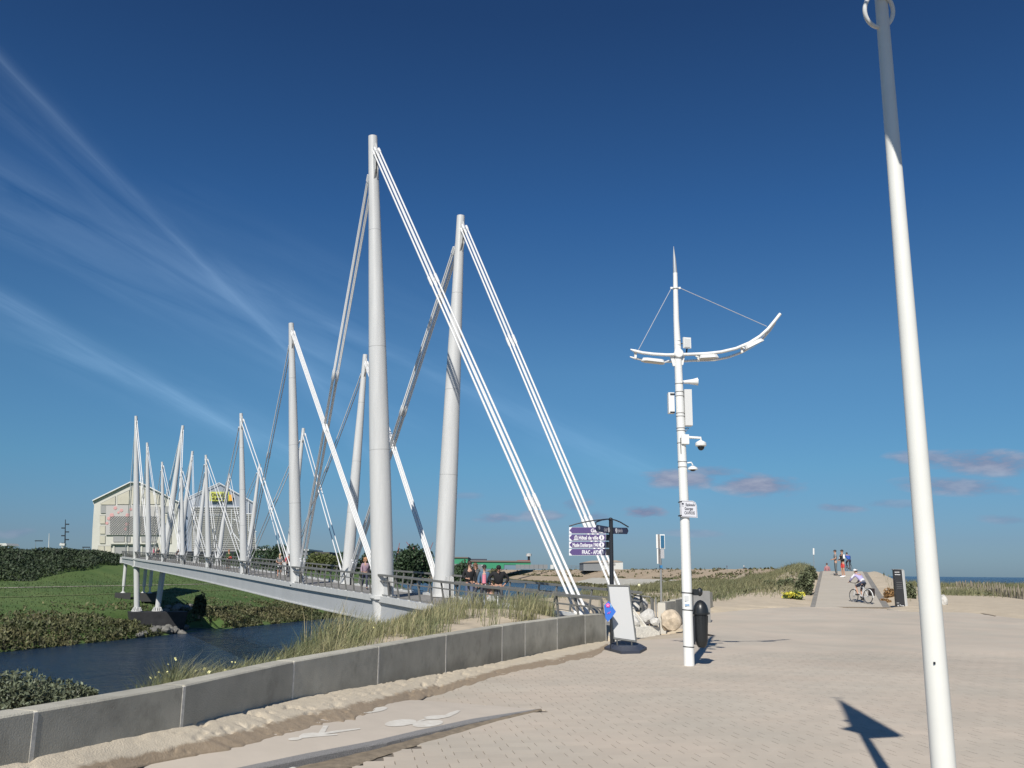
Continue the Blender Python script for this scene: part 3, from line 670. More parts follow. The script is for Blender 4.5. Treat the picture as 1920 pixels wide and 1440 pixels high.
def build_far_bank():
    global PT
    v_ = PIERC-P0; PT = (v_.x*RD.x+v_.y*RD.y+.5, v_.x*RN.x+v_.y*RN.y)
    ts = np.concatenate([np.arange(-150, -60, 5), np.arange(-60, 140, 1.2), np.arange(140, 420, 6)]); os_ = np.concatenate([np.arange(-6, 24, .8), np.arange(24, 80, 1.5), np.array([90, 120, 200, 400])])
    T, O = np.meshgrid(ts, os_); Z = fbz(T, O); X = P0.x+RD.x*T+RN.x*O; Y = P0.y+RD.y*T+RN.y*O
    nx = len(ts); ny = len(os_); i = (np.arange(ny-1)[:, None]*nx+np.arange(nx-1)[None, :]).ravel()
    o = np_mesh('green_embankment', np.stack([X, Y, Z], -1).reshape(-1, 3), np.stack([i, i+1, i+nx+1, i+nx], 1), m_lawn, None, True)
    tag(o, 'grassy embankment sloping down to the far side of the channel', 'embankment', kind='structure')
    # gravel path line
    def lane(name, o0, o1, m, t0=-120, t1=120, lift=.03, amp=0.):
        tt = np.arange(t0, t1, 1.5); V = []
        for t in tt:
            for oo in (o0+amp*math.sin(t*.03), o1+amp*math.sin(t*.03)):
                z = float(fbz(np.array([t]), np.array([oo]))[0]); q = fb(t, oo, z+lift); V.append(q)
        n = len(tt); return mesh_obj(name, V, [(2*k, 2*k+1, 2*k+3, 2*k+2) for k in range(n-1)], m)
    tag(lane('gravel_towpath', 36.3, 37.4, mat('pale_gravel', (.36, .33, .26), .9, var=.2, vs=3), t1=150, lift=.08), 'narrow pale towpath crossing the far green bank', 'path', kind='structure')
    tag(lane('mown_track', 26.5, 26.9, mat('dry_grass_line', (.15, .17, .07), .9, var=.2, vs=3), t1=130, lift=.10), 'thin worn track across the far lawn', 'path', kind='structure')
    # scrub along the water
    n = 66000; t = RNG.uniform(-60, 98, n); o_ = np.abs(RNG.normal(0, 1, n))*8.0-.2; o_ = np.where(o_ > 21, RNG.uniform(0, 9, n), o_)
    d = vnoise(t, o_, 3.4, 2)+.5*vnoise(t, o_, 1.2, 6); keep = (d > -.34+.02*o_) & ~((np.abs(t-PT[0]+1) < 8.5) & (o_ < PT[1]-1)) ; t, o_, d = t[keep], o_[keep], d[keep]
    # keep the ground around the bridge pier clear
    z = fbz(t, o_); X = P0.x+RD.x*t+RN.x*o_; Y = P0.y+RD.y*t+RN.y*o_
    hh = (.25+.95*np.clip(d+.35, 0, 1))*np.clip(1.15-o_/23, .15, 1)*1.15
    clear = np.hypot(X-PIERC.x, Y-PIERC.y) > 4.6
    P = np.stack([X, Y, z+hh*RNG.random(len(t))], 1)[clear]
    tag(leaf_cloud('waterside_scrub', P, .09+.26*RNG.random(len(P))**1.5, m_scrub, up=.8), 'tangled olive and brown scrub along the far waterline', 'scrub', kind='stuff')
    # lawn tufts for relief
    n = 26000; t = RNG.uniform(-60, 130, n); o_ = RNG.uniform(9, 50, n); z = fbz(t, o_); X = P0.x+RD.x*t+RN.x*o_; Y = P0.y+RD.y*t+RN.y*o_
    tag(leaf_cloud('lawn_tufts', np.stack([X, Y, z+.06], 1), .13, mat('lawn_tuft', (.052, .085, .026), .8, island=.4, col2=(.085, .11, .04), vs=.1), up=1.5), 'rough grass tufts on the far lawn', 'grass', kind='stuff')
    # hedge on the slope
    n = 70000; t = RNG.uniform(8, 150, n); o_ = RNG.uniform(45.5, 67, n); f = np.interp(t, [8, 62, 75, 150], [1, 1, .6, .45])
    keep = (RNG.random(n) < f) & (o_ > np.interp(t, [25, 60, 80], [45.5, 56, 58])+2*vnoise(t, o_, 5, 2)); t, o_ = t[keep], o_[keep]; z = fbz(t, o_); X = P0.x+RD.x*t+RN.x*o_; Y = P0.y+RD.y*t+RN.y*o_
    hh = np.clip((o_-45.5)/5, .15, 1)*np.clip((68-o_)/3, .2, 1)*(1.15+1.5*vnoise(t, o_, 7, 3)+.9*vnoise(t, o_, 2.5, 4))*np.interp(t, [8, 60, 75, 150], [1.1, .9, .7, .6])
    P = np.stack([X, Y, z+hh*RNG.random(len(t))**.6], 1)
    cen = at(233, 1100, 150)
    P = P[~((np.hypot(P[:, 0]-cen.x, P[:, 1]-cen.y) < 3))]
    tag(leaf_cloud('bramble_hedge', P, .12+.34*RNG.random(len(P))**1.5, m_hedge, up=.5), 'dark dense bramble hedge covering the far embankment top', 'hedge', kind='stuff')
def bushmass(name, c, rx, ry, rz, n, size, m, label, cat='bush', group=None, lobes=9, stem=True):
    root = empty(name, tuple(c), label=label, cat=cat, group=group)
    L_ = []
    for k in range(lobes):
        a = random.random()*2*math.pi; q = random.random()**.5*.72
        L_.append((q*math.cos(a)*rx, q*math.sin(a)*ry, rz*(.35+.5*random.random()), .28+.22*random.random()))
    k = RNG.integers(0, lobes, n); La = np.array(L_)[k]; d = RNG.normal(size=(n, 3)); d /= np.linalg.norm(d, axis=1)[:, None]
    r = (1-.55*RNG.random(n)**2)*La[:, 3]; P = np.stack([La[:, 0]+d[:, 0]*r*rx, La[:, 1]+d[:, 1]*r*ry, np.abs(La[:, 2]+d[:, 2]*r*rz*1.1)], 1)
    P[:, 2] *= np.where(RNG.random(n) < .25, RNG.random(n), 1)
    leaf_cloud('foliage', P, size, m, root, up=.5)
    if stem:
        b = MB()
        for k in range(5):
            a = k*1.26+random.random(); b.tube([(0, 0, -.5), (.25*rx*math.cos(a), .25*ry*math.sin(a), rz*.4), (.5*rx*math.cos(a), .5*ry*math.sin(a), rz*.75)], [.04*rz, .03*rz, .012*rz], 5)
        b.build('stem', m_wood, root)
    return root
# ------------------------------------------------------------------ bridge
B0 = Vector((-5.83, 42.75, 0)); BAY = Vector((-7.098, 13.5, 0)); DH = BAY.normalized(); PP = Vector((DH.y, -DH.x, 0)); BL = BAY.length
ZI = [(-1.35, .03), (-1.1, .10), (0, .60), (1, .96), (2, 1.40), (3, 1.82), (4, 2.18), (5, 2.53), (6, 2.86), (7, 3.22), (8.4, 3.66)]
def dz(i): return float(np.interp(i, [a for a, b in ZI], [b for a, b in ZI]))
def wid(i): return 3.0+.13*max(i, 0)
def dk(i, w, h=0.):
    if i < -1.0 and w > .2: i = max(i, -1.28+.27*min(1, w/3.))
    p = B0+BAY*i+PP*w; return Vector((p.x, p.y, dz(i)+h))
PIERC = dk(7, 2.)
NT = [(699, 256), (546, 606), (452, 775), (386, 853), (340, 877), (304, 866), (276, 830), (255, 780)]
FT = [(864, 405), (685, 665), (569, 803), (487, 870), (430, 888), (388, 870), (361, 846), (343, 798)]
def onplane(u, v, B, n):
    d = ray(u, v); t = ((B-CAM).x*n.x+(B-CAM).y*n.y)/(d.x*n.x+d.y*n.y); return CAM+d*t
m_seam = mat('weld_seam_grey', (.42, .42, .41), .5)
def build_bridge():
    br = empty('footbridge', tuple(dk(0, 1.5)), label='long white cable-stayed footbridge with paired tapering masts over the channel', cat='bridge')
    I0, I1 = -1.28, 8.35
    iv = [I0+(I1-I0)*k/60 for k in range(61)]
    # deck plate
    b = MB(br); vs = []; fs = []
    for i in iv: vs += [dk(i, -.25, 0), dk(i, wid(i)+.25, 0), dk(i, wid(i)+.25, -.12), dk(i, -.25, -.12)]
    for k in range(60):
        for c in range(4): a = k*4+c; e = k*4+(c+1) % 4; fs.append((a, a+4, e+4, e))
    fs += [(3, 2, 1, 0), (240, 241, 242, 243)]; b.add(vs, fs); b.build('deck', m_deck, br)
    # steel girders with top and bottom flange
    for side in (-1, 1):
        for (nm, lo, hi, out, th, m) in (('edge_flange', -.16, .10, .36, .24, m_mast), ('web_plate', -1.02, -.19, .22, .10, m_girder), ('bottom_flange', -1.08, -1.015, .30, .30, m_mast)):
            b = MB(br); vs = []; fs = []
            for i in iv:
                if i < -.95 and nm != 'edge_flange': i = -.95
                w0 = (-.0-out) if side < 0 else (wid(i)+out); w1 = w0+th*(1 if side < 0 else -1)
                s_ = 1. if nm == 'edge_flange' else float(np.interp(i, [-1., 0, 7, 8.3], [.55, 1, 1, .8]))
                vs += [dk(i, w0, hi), dk(i, w1, hi), dk(i, w1, lo*s_ if nm != 'bottom_flange' else lo*s_), dk(i, w0, lo*s_)]
                if nm == 'bottom_flange':
                    vs[-4].z = dz(i)-1.08*s_+.065; vs[-3].z = dz(i)-1.08*s_+.065
            for k in range(60):
                for c in range(4): a = k*4+c; e = k*4+(c+1) % 4; fs.append((a, a+4, e+4, e))
            fs += [(3, 2, 1, 0), (240, 241, 242, 243)]; b.add(vs, fs); b.build(nm, m, br)
    # cross beams below the deck
    for i in np.arange(-.5, 8.3, .5):
        b = MB(br); c = (dk(i, .15, -.5)+dk(i, wid(i)-.15, -.5))/2; b.box(c, wid(i)-.1, .16, .7, math.atan2(PP.y, PP.x)); b.build('cross_beam', m_girder, br)
    # end beam closing the far end
    b = MB(br); b.box((dk(8.37, -.3, -.45)+dk(8.37, wid(8)+.3, -.45))/2, wid(8)+1.0, .12, 1.0, math.atan2(PP.y, PP.x)); b.build('end_beam', m_mast, br)
    # landing slab leading to the embankment
    b = MB(br); q = dk(8.42, 2.2, -.12); b.box(q+DH*9+PP*4.0, 20, 5, .24, math.atan2((DH+PP*.45).y, (DH+PP*.45).x)); b.build('landing_slab', m_deck, br)
    # masts
    near = []; far = []
    for i in range(8):
        for row, tops, lst in ((0, NT, near), (1, FT, far)):
            B = dk(i, 0 if row == 0 else wid(i)); T = onplane(*tops[i], B, DH); ax = T-B; H = ax.length; axn = ax.normalized()
            k = H/22.5; prof = [(0, .50), (.08, .515), (.2, .505), (.35, .475), (.5, .425), (.65, .365), (.8, .30), (.92, .25), (1, .225)]
            if row: k *= 1.06
            b = MB(br); pts = [B+ax*s for s, r_ in prof]; rs = [r_*k for s, r_ in prof]
            lowz = None
            if i in (0, 7):
                lowz = -2.0 if i == 0 else -4.35
                L_ = (B.z-lowz)/axn.z; pts = [B-axn*L_, B-axn*1.0]+pts; rs = [.40*k, .44*k]+rs
            b.tube(pts, rs, 24); mast = b.build('mast', m_mast, br, smooth=True)
            # seam ring, fin plates
            b = MB(br); b.tube([B+axn*.02, B+axn*.10], [.60*k, .60*k], 24); b.build('mast_collar', m_mast, br, smooth=True)
            if i < 3:
                for f_ in (.30, .52, .78):
                    b = MB(br); rr_ = float(np.interp(f_, [a for a, c in prof], [c for a, c in prof]))*k*1.004; b.tube([B+ax*f_, B+ax*f_+axn*.03], [rr_, rr_], 24); b.build('weld_seam', m_seam, br, smooth=True)
            for s in (-1, 1):
                hh = .035 if s < 0 else .075
                b = MB(br); rt = .26*k
                D_ = DH*s
                p = [B+ax*(1-hh*.35)+D_*rt*.6, B+ax*(1-hh-.012)+D_*(rt+.26*k), B+ax*(1-hh-.05)+D_*(rt+.22*k), B+ax*(1-hh-.075)+D_*rt*.7]
                for w_ in (-.09*k, .05*k): b.prism([q+PP*w_ for q in p], PP*.04)
                b.build('fin_plate', m_mast, br)
            lst.append((B, T, ax, k))
            if row == 0 or True:
                # bracket sheath around the girder at the two end masts
                if i in (0, 7) and row == 0:
                    b = MB(br); q = B+Vector((0, 0, -.06))
                    o_ = -PP*.50
                    b.prism([q-DH*.95+o_*.35, q-DH*.35+o_*1.05, q+DH*.35+o_*1.05, q+DH*.95+o_*.35, q+DH*.95-o_*.4, q-DH*.95-o_*.4], Vector((0, 0, .14)))
                    b.build('mast_bracket', m_mast, br); b = MB(br)
                    b.prism([q-DH*.95+o_*.35+Vector((0, 0, -1.1)), q-DH*.35+o_*1.0+Vector((0, 0, -1.1)), q+DH*.35+o_*1.0+Vector((0, 0, -1.1)), q+DH*.95+o_*.35+Vector((0, 0, -1.1)), q+DH*.95-o_*.4+Vector((0, 0, -1.1)), q-DH*.95-o_*.4+Vector((0, 0, -1.1))], Vector((0, 0, .10)))
                    b.build('mast_bracket', m_mast, br)
    # cables: bundles, each rod a part; couplers are thickened lengths
    def rod(a, c, r, off, couple):
        a = a+off; c = c+off; d = c-a; L_ = d.length; b = MB(br); pts = []; rs = []
        st = [(0, 1.5), (.35/L_, 1.5), (.36/L_, 1.)]
        for f in couple: st += [(f-.30/L_, 1.), (f-.26/L_, 1.55), (f+.26/L_, 1.55), (f+.30/L_, 1.)]
        st += [(1-.9/L_, 1.), (1-.88/L_, 1.6), (1, 1.6)]
        st = sorted(st)
        for f, q in st: pts.append(a+d*f); rs.append(r*q)
        b.tube(pts, rs, 8); b.build('cable', m_cable, br, smooth=True)
    def bundle(a, c, n, r, sp, couple):
        d = (c-a).normalized(); w = PP; h = d.cross(w).normalized()
        offs = {1: [(0, 0)], 2: [(-.5, 0), (.5, 0)], 3: [(-1, 0), (0, .3), (1, 0)], 4: [(-.5, -.5), (.5, -.5), (-.5, .5), (.5, .5)]}[n]
        for x, y in offs: rod(a, c, r, w*(x*sp)+h*(y*sp), couple)
    for lst, row in ((near, 0), (far, 1)):
        for i in range(8):
            B, T, ax, k = lst[i]
            j = min(i, 7-i)
            r = {0: .042, 1: .034, 2: .034, 3: .030}[j]; sp = {0: .215, 1: .15, 2: .24, 3: .24}[j]
            tr = T-ax*.04; tl = T-ax*.085
            # toward the near end (i-1)
            outer_n = {0: 4, 1: 4, 2: 2, 3: 2}[j]; inner_n = {0: 4, 1: 2, 2: 2, 3: 2}[j]
            # i-> i-1
            if i == 0:
                an = dk(-1.16, -.05, -.05) if row == 0 else dk(-1.03, wid(0)-.05, -.05)
                bundle(tr-DH*.42, an, 4, r, sp, [.385, .82])
            else:
                tgt = lst[i-1][0]; n = outer_n if i <= 3 else inner_n
                bundle(tr-DH*(.30*k+.1), tgt+DH*(.75+.0*k)+Vector((0, 0, .75)), n, r, sp, [.46])
            if i == 7:
                an = dk(8.1, -.05 if row == 0 else wid(8), -.05); bundle(tl+DH*.42, an, 4, r, sp, [.45])
            else:
                tgt = lst[i+1][0]; n = inner_n if i <= 3 else outer_n
                bundle(tl+DH*(.30*k+.1), tgt-DH*(.75)+Vector((0, 0, .75)), n, r, sp, [.46])
            # anchor plates at the mast foot
            if True:
                for s in (-1, 1):
                    if (i == 0 and s < 0) or (i == 7 and s > 0): pass
                    for w_ in (-.16, .10):
                        b = MB(br); b.prism([B+DH*s*.4*k+PP*w_, B+DH*s*(.95)+PP*w_, B+DH*s*.85+PP*w_+Vector((0, 0, .95)), B+DH*s*.6+PP*w_+Vector((0, 0, 1.0)), B+DH*s*.4*k+PP*w_+Vector((0, 0, .5))], PP*.05); b.build('anchor_plate', m_mast, br)
    for an, w in ((dk(-1.16, -.05, 0), 0), (dk(-1.03, wid(0)-.05, 0), 1)):
        b = MB(br)
        for w_ in (-.22, -.02, .18): b.prism([an+PP*w_-DH*.5, an+PP*w_+DH*.75, an+PP*w_+DH*.55+Vector((0, 0, .55)), an+PP*w_+DH*.2+Vector((0, 0, .5))], PP*.05)
        b.box(an+Vector((0, 0, -.5)), 1.6, 1.0, 1.0, math.atan2(DH.y, DH.x)); b.build('anchor_block', m_conc_l, br)
    # railings: leaning posts, flat handrail, mid rails
    proto = None
    for side in (0, 1):
        n = 118; pi = [(-1.22 if side == 0 else -1.30)+(8.3+1.25)*k/n for k in range(n+1)]
        def rp(i, h): w = (-.18-.16*h) if side == 0 else (wid(i)+.18+.16*h); return dk(i, w, h)
        for k, i in enumerate(pi):
            if side == 1 and i < -1.01: continue
            if abs(i-round(i)) < .035 and 0 <= round(i) <= 7: continue
            b = MB(br); a = rp(i, .08); c = rp(i, 1.03); ang = .20*DH*(1 if k % 2 else -1)*.35
            b.tube([a+ang*0, c+ang], [.045, .035], 4); b.build('railing_post', m_railm, br)
            b = MB(br); b.box(a+Vector((0, 0, .03)), .16, .12, .05, math.atan2(DH.y, DH.x)); b.build('post_foot', m_mast, br)
        for nm, h, w_, t_ in (('handrail', 1.08, .15, .08), ('mid_rail', .80, .05, .045), ('lower_rail', .18, .03, .03)):
            b = MB(br); vs = []; fs = []
            for i in pi:
                c = rp(i, h); vs += [c-PP*w_/2, c+PP*w_/2, c+PP*w_/2-Vector((0, 0, t_)), c-PP*w_/2-Vector((0, 0, t_))]
            for k in range(n):
                for c in range(4): a = k*4+c; e = k*4+(c+1) % 4; fs.append((a, a+4, e+4, e))
            fs += [(3, 2, 1, 0), (n*4, n*4+1, n*4+2, n*4+3)]; b.add(vs, fs); b.build(nm, m_railm, br)
    # pier under the far masts
    b = MB(br); c = dk(7, 1.9); c.z = 0; q = c+PP*1.7
    top = -4.4; bt = -7.4
    def rect(z, gx, gy): return [q+PP*(a*(4.0+gx))+DH*(e*(2.0+gy))+Vector((0, 0, z)) for a, e in ((-1, -1), (1, -1), (1, 1), (-1, 1))]
    A_ = rect(top, 0, 0); C_ = rect(bt, -.5, -.3); b.add(A_+C_, [(0, 1, 2, 3), (7, 6, 5, 4), (0, 4, 5, 1), (1, 5, 6, 2), (2, 6, 7, 3), (3, 7, 4, 0)])
    b.build('pier_block', mat('black_pier_concrete', (.035, .035, .038), .8, var=.3, vs=1), br)
    for B, T, ax, k in (near[7], far[7]):
        axn = ax.normalized(); f = B-axn*((B.z+4.35)/axn.z); b = MB(br)
        b.tube([f+Vector((0, 0, .0)), f+Vector((0, 0, .10))], [.78, .78], 20)
        for a in range(14):
            an = a*2*math.pi/14; d = Vector((math.cos(an), math.sin(an), 0)); t = Vector((-d.y, d.x, 0))*.03
            b.prism([f+d*.42+t+Vector((0, 0, .1)), f+d*.76+t+Vector((0, 0, .1)), f+d*.5+t+Vector((0, 0, .62)), f+d*.42+t+Vector((0, 0, .62))], t*-2)
        b.build('mast_foot', m_mast, br)
    # support legs of the far end
    for (i, w) in ((8.15, .15), (8.15, 3.3), (7.95, 3.9)):
        b = MB(br); p = dk(i, w, -.9); g = -2.15; b.tube([(p.x, p.y, p.z), (p.x, p.y, g+1.1), (p.x, p.y, g+1.0), (p.x, p.y, g+.3), (p.x, p.y, g+.05)], [.28, .26, .16, .14, .42], 12); b.build('support_leg', m_mast, br, smooth=True)
        b = MB(br); b.box((p.x, p.y, g-.6), 2.4, 2.4, 1.3, .4); b.build('footing', mat('dark_footing', (.05, .05, .05), .85), br)
    # glass ball lamp on the last post
    b = MB(br); p = dk(-1.02, wid(0)+.3, 1.28); b.ell(p, .05, .05, .05); b.build('post_knob', mat('pale_yellow_knob', (.75, .72, .45), .3), br, smooth=True)
    return near, far
NEAR, FAR = build_bridge()
build_far_bank()
def build_pier_rocks():
    k = 0
    m1 = mat('grey_riprap', (.17, .165, .15), .9, var=.4, vs=1.5, bump=.6, bs=10)
    for row, (v0, s0) in enumerate(((1176, .0), (1183, .5), (1190, 0))):
        for q in range(17-row*2):
            u = 256+row*4+q*6.3+random.uniform(-2, 2); v = v0-q*.55+random.uniform(-1.5, 1.5)
            if row == 0 and q < 5: continue
            P = gp(u, v, -6.7); d_ = P-P0; zz = float(fbz(np.array([d_.dot(RD)]), np.array([d_.dot(RN)]))[0]); P.z = max(zz+.3, -6.95); r = random.uniform(.5, .9)
            o = rock('riprap_rock', (0, 0, 0), r, m1, seed=k, sub=2, squash=(1.1, .9, .75)); o.location = P; o.rotation_euler.z = random.random()*6
            tag(o, 'grey riprap rock piled at the water below the bridge pier', 'rock', 'riprap rocks below the pier'); k += 1
build_pier_rocks()

# ------------------------------------------------------------------ north dike and far quay
m_dike = mat('sandy_dike', (.42, .335, .235), .95, col2=(.33, .255, .175), vs=.06, bump=.8, bs=.8, detail=10)
m_dconc = mat('dike_concrete_slope', (.44, .42, .36), .9, var=.08, vs=.15, stretch=(1, 1, 1))
DW = [gp(850, 1086.5, -7), gp(930, 1089.5, -7), gp(1050, 1098, -7), gp(1130, 1103, -7), gp(1226, 1110, -7), Vector((75, 388, -7)), Vector((79, 366, -7))]
def build_dike():
    n = len(DW); N_ = 160; cum = [0]
    for i in range(n-1): cum.append(cum[-1]+(DW[i+1]-DW[i]).length)
    cs = [(-8, -8.5), (0, -7), (5, -5.8), (10, -4.6), (22, -1.4), (24, -1.1), (26, -1.0), (36, 2.2), (44, 4.1), (47, 4.5), (52, 4.4), (70, 0), (90, -8)]
    V = []; 
    for k in range(N_+1):
        s = cum[-1]*k/N_; i = max(j for j in range(n-1) if cum[j] <= s+1e-6); t = (s-cum[i])/(cum[i+1]-cum[i]); p = DW[i].lerp(DW[i+1], t)
        d = (DW[min(i+1, n-1)]-DW[i]).normalized(); nn_ = Vector((-d.y, d.x, 0))
        if nn_.x < 0: nn_ = -nn_
        fade = float(np.interp(k/N_, [0, .03, .93, 1], [1, 1, 1, .2]))
        for o_, z in cs:
            q = p+nn_*o_; zz = z*(fade if z > -6 else 1)+(0 if z < -6.9 else .35*float(vnoise(s, o_, 9, 5))+.25*float(vnoise(s, o_, 4, 6))); V.append((q.x, q.y, zz))
    m = len(cs); F_ = [(k*m+c, k*m+c+1, (k+1)*m+c+1, (k+1)*m+c) for k in range(N_) for c in range(m-1)]
    mi = []
    for k in range(N_):
        u = proj(V[k*m+4])[0]
        for c in range(m-1): mi.append(1 if (c in (2, 3) and 1128-6*c < u < 1345) else 0)
    o = mesh_obj('harbour_dike', V, F_, [m_dike, m_dconc], smooth=False, mi=mi); tag(o, 'long sandy harbour dike with a pale concrete slope', 'dike', kind='structure')
    VA = np.array(V).reshape(N_+1, m, 3)
    def samp(f, g):
        a = np.clip(f*N_, 0, N_-1e-3); b_ = np.clip(g, 0, m-1.001); i = a.astype(int); j = b_.astype(int); fa = (a-i)[:, None]; fb_ = (b_-j)[:, None]
        return (VA[i, j]*(1-fa)+VA[i+1, j]*fa)*(1-fb_)+(VA[i, j+1]*(1-fa)+VA[i+1, j+1]*fa)*fb_
    # tufts in loose rows plus the grassy foot
    n_ = 9000; f = RNG.random(n_); g = np.where(RNG.random(n_) < .55, RNG.uniform(1.1, 2.7, n_), np.where(RNG.random(n_) < .5, RNG.normal(5.5, .25, n_), RNG.uniform(5, 9, n_)))
    P = samp(f, g); u = np.array([proj(p)[0] for p in P]); d = vnoise(P[:, 0], P[:, 1], 14, 3)
    keep = ((d > -.1) | (g < 2.6)) & ~((g > 2.5) & (g < 5) & (u > 1110) & (u < 1350)); P = P[keep]
    sz = .35+RNG.random(len(P))*.75
    P[:, 2] += sz*.4
    tag(leaf_cloud('dike_scrub', P, sz, mat('dike_scrub_leaves', (.085, .085, .035), .8, island=.5), up=.2, aspect=.6), 'low dark scrub dotted over the sandy dike', 'scrub', kind='stuff')
    # right part: vegetated flank towards the dunes
    n_ = 5000; f = RNG.uniform(.80, 1, n_); g = RNG.uniform(1, 7, n_); P = samp(f, g); keep = vnoise(P[:, 0]+P[:, 1], P[:, 1], 10, 9) > -.12; P = P[keep]; P[:, 2] += .3
    tag(leaf_cloud('dike_flank_scrub', P, .7, mat('dike_scrub_leaves2', (.10, .105, .045), .8, island=.5), up=.3), 'grey-green scrub on the near flank of the dike', 'scrub', kind='stuff')
build_dike()
def build_far_quay():
    vs = [(-1400, 1160, -8), (-40, 1130, -8), (90, 960, -8), (120, 1700, -8), (-1400, 1700, -8)]
    b = MB(); b.prism([Vector(v) for v in vs], Vector((0, 0, 10.2))); o = b.build('port_quay', m_dike); tag(o, 'flat sandy port land beyond the channel', 'quay', kind='structure')
build_far_quay()
m_green = mat('green_cladding', (.035, .26, .13), .6, var=.06, vs=.05)
m_steel = mat('grey_cladding', (.21, .22, .225), .6, var=.1, vs=.05)
m_pale = mat('pale_cladding', (.58, .58, .55), .6)
def boxpx(b, u0, v0, u1, v1, Y, depth, dz_=0):
    a = at(u0, v1, Y); c = at(u1, v0, Y); b.box(((a.x+c.x)/2, Y+depth/2, (a.z+c.z)/2), abs(c.x-a.x), depth, abs(c.z-a.z)); return a, c
def build_far_sheds():
    s = empty('green_shed', tuple(at(905, 1065, 900)), label='tall green clad port shed with a dark flat roof beside the right mast', cat='shed')
    b = MB(s); boxpx(b, 846, 1046.5, 877, 1062, 900, 60); b.build('wall', m_green, s)
    b = MB(s); boxpx(b, 844, 1044.5, 877.5, 1046.3, 899, 62); b.build('roof', mat('brown_grey_roof', (.15, .12, .10), .8), s)
    s = empty('green_warehouse', tuple(at(940, 1065, 930)), label='long low green warehouse stretching right with a brown roof', cat='warehouse')
    b = MB(s); boxpx(b, 878, 1053.5, 995, 1058, 930, 50); boxpx(b, 900, 1058.2, 945, 1066, 929, 50); b.build('wall', m_green, s)
    b = MB(s); boxpx(b, 877, 1051.6, 995, 1053.3, 929, 52); b.build('roof', mat('roof_b', (.17, .13, .11), .8), s)
    b = MB(s); boxpx(b, 878, 1048, 912, 1049.6, 960, 20); b.build('roof_canopy', mat('dark_roof_line', (.06, .06, .08), .8), s)
    b = MB(s); boxpx(b, 970, 1050.4, 994, 1051.7, 935, 20); b.build('red_ridge', mat('dull_red_sheet', (.33, .10, .09), .7), s)
    s = empty('control_tower', tuple(at(991, 1055, 940)), label='small dark control tower with a white cab behind the green warehouse', cat='tower')
    b = MB(s); p = at(991.5, 1055, 940); q = at(991.5, 1043, 940); b.tube([p, q], 1.2, 8); b.build('shaft', m_dark, s)
    b = MB(s); b.tube([q, q+Vector((0, 0, 2.2)), q+Vector((0, 0, 2.3)), q+Vector((0, 0, 3.0))], [2.6, 2.8, 3.0, .5], 8); b.build('cab', m_pale, s)
    s = empty('grey_shed', tuple(at(880, 1066, 880)), label='low grey sheds in front of the green warehouse', cat='shed')
    b = MB(s); boxpx(b, 846, 1057.5, 892, 1067, 880, 20); boxpx(b, 893, 1058.5, 908, 1067, 878, 20); b.build('wall', m_steel, s)
    b = MB(s); boxpx(b, 903, 1059.2, 908, 1061, 877.5, .4); b.build('sign', m_pale, s)
    s = empty('container_row', tuple(at(1000, 1067, 860)), label='row of grey containers standing on the sandy quay', cat='containers')
    for k in range(7):
        b = MB(s); boxpx(b, 967+k*8.6, 1058.6, 967+k*8.6+8.2, 1066.4, 860, 6); b.build('container', m_steel, s)
    b = MB(s); boxpx(b, 1032, 1059, 1038, 1066.5, 858, 6); b.build('white_cabin', m_pale, s)
    s = empty('far_fence', tuple(at(1080, 1066, 840)), label='thin grey security fence on the dike crest', cat='fence')
    b = MB(s)
    a = at(1038, 1060, 840); c = at(1128, 1062.5, 840); b.tube([a, c], .18, 4); a = at(1038, 1063, 840); c = at(1128, 1065, 840); b.tube([a, c], .12, 4); b.build('rail', m_steel, s)
    for k in range(12):
        b = MB(s); u = 1040+k*8; p = at(u, 1060+.028*(u-1038), 840); b.tube([p+Vector((0, 0, -5)), p], .15, 4); b.build('post', m_steel, s)
    # hangar with lettering
    Y = 700
    s = empty('hangar', tuple(at(1130, 1070, Y)), label='grey and white hangar with block lettering behind the sign post', cat='hangar')
    b = MB(s); boxpx(b, 1094, 1055, 1128, 1070, Y, 40); b.build('wall', m_steel, s)
    b = MB(s); boxpx(b, 1128.2, 1053.5, 1168, 1071, Y-.5, 45); b.build('front', m_pale, s)
    b = MB(s); a = at(1094, 1054.8, Y); p = [at(1093, 1055, Y-1), at(1110, 1051, Y-1), at(1155, 1050.5, Y-1), at(1169, 1053.4, Y-1)]; b.prism(p, Vector((0, 46, 0))); b.build('roof', mat('roof_tan', (.36, .31, .26), .8), s)
    tx = text_obj('lettering', 'NICOD', 2.0, m_pale2, frame4(at(1129.5, 1059, Y-1.2), (1, 0, 0), (0, 0, 1), s), s, sx=1.5, bold=.05)
m_pale2 = mat('dark_sign_ink', (.16, .16, .17), .6)
build_far_sheds()

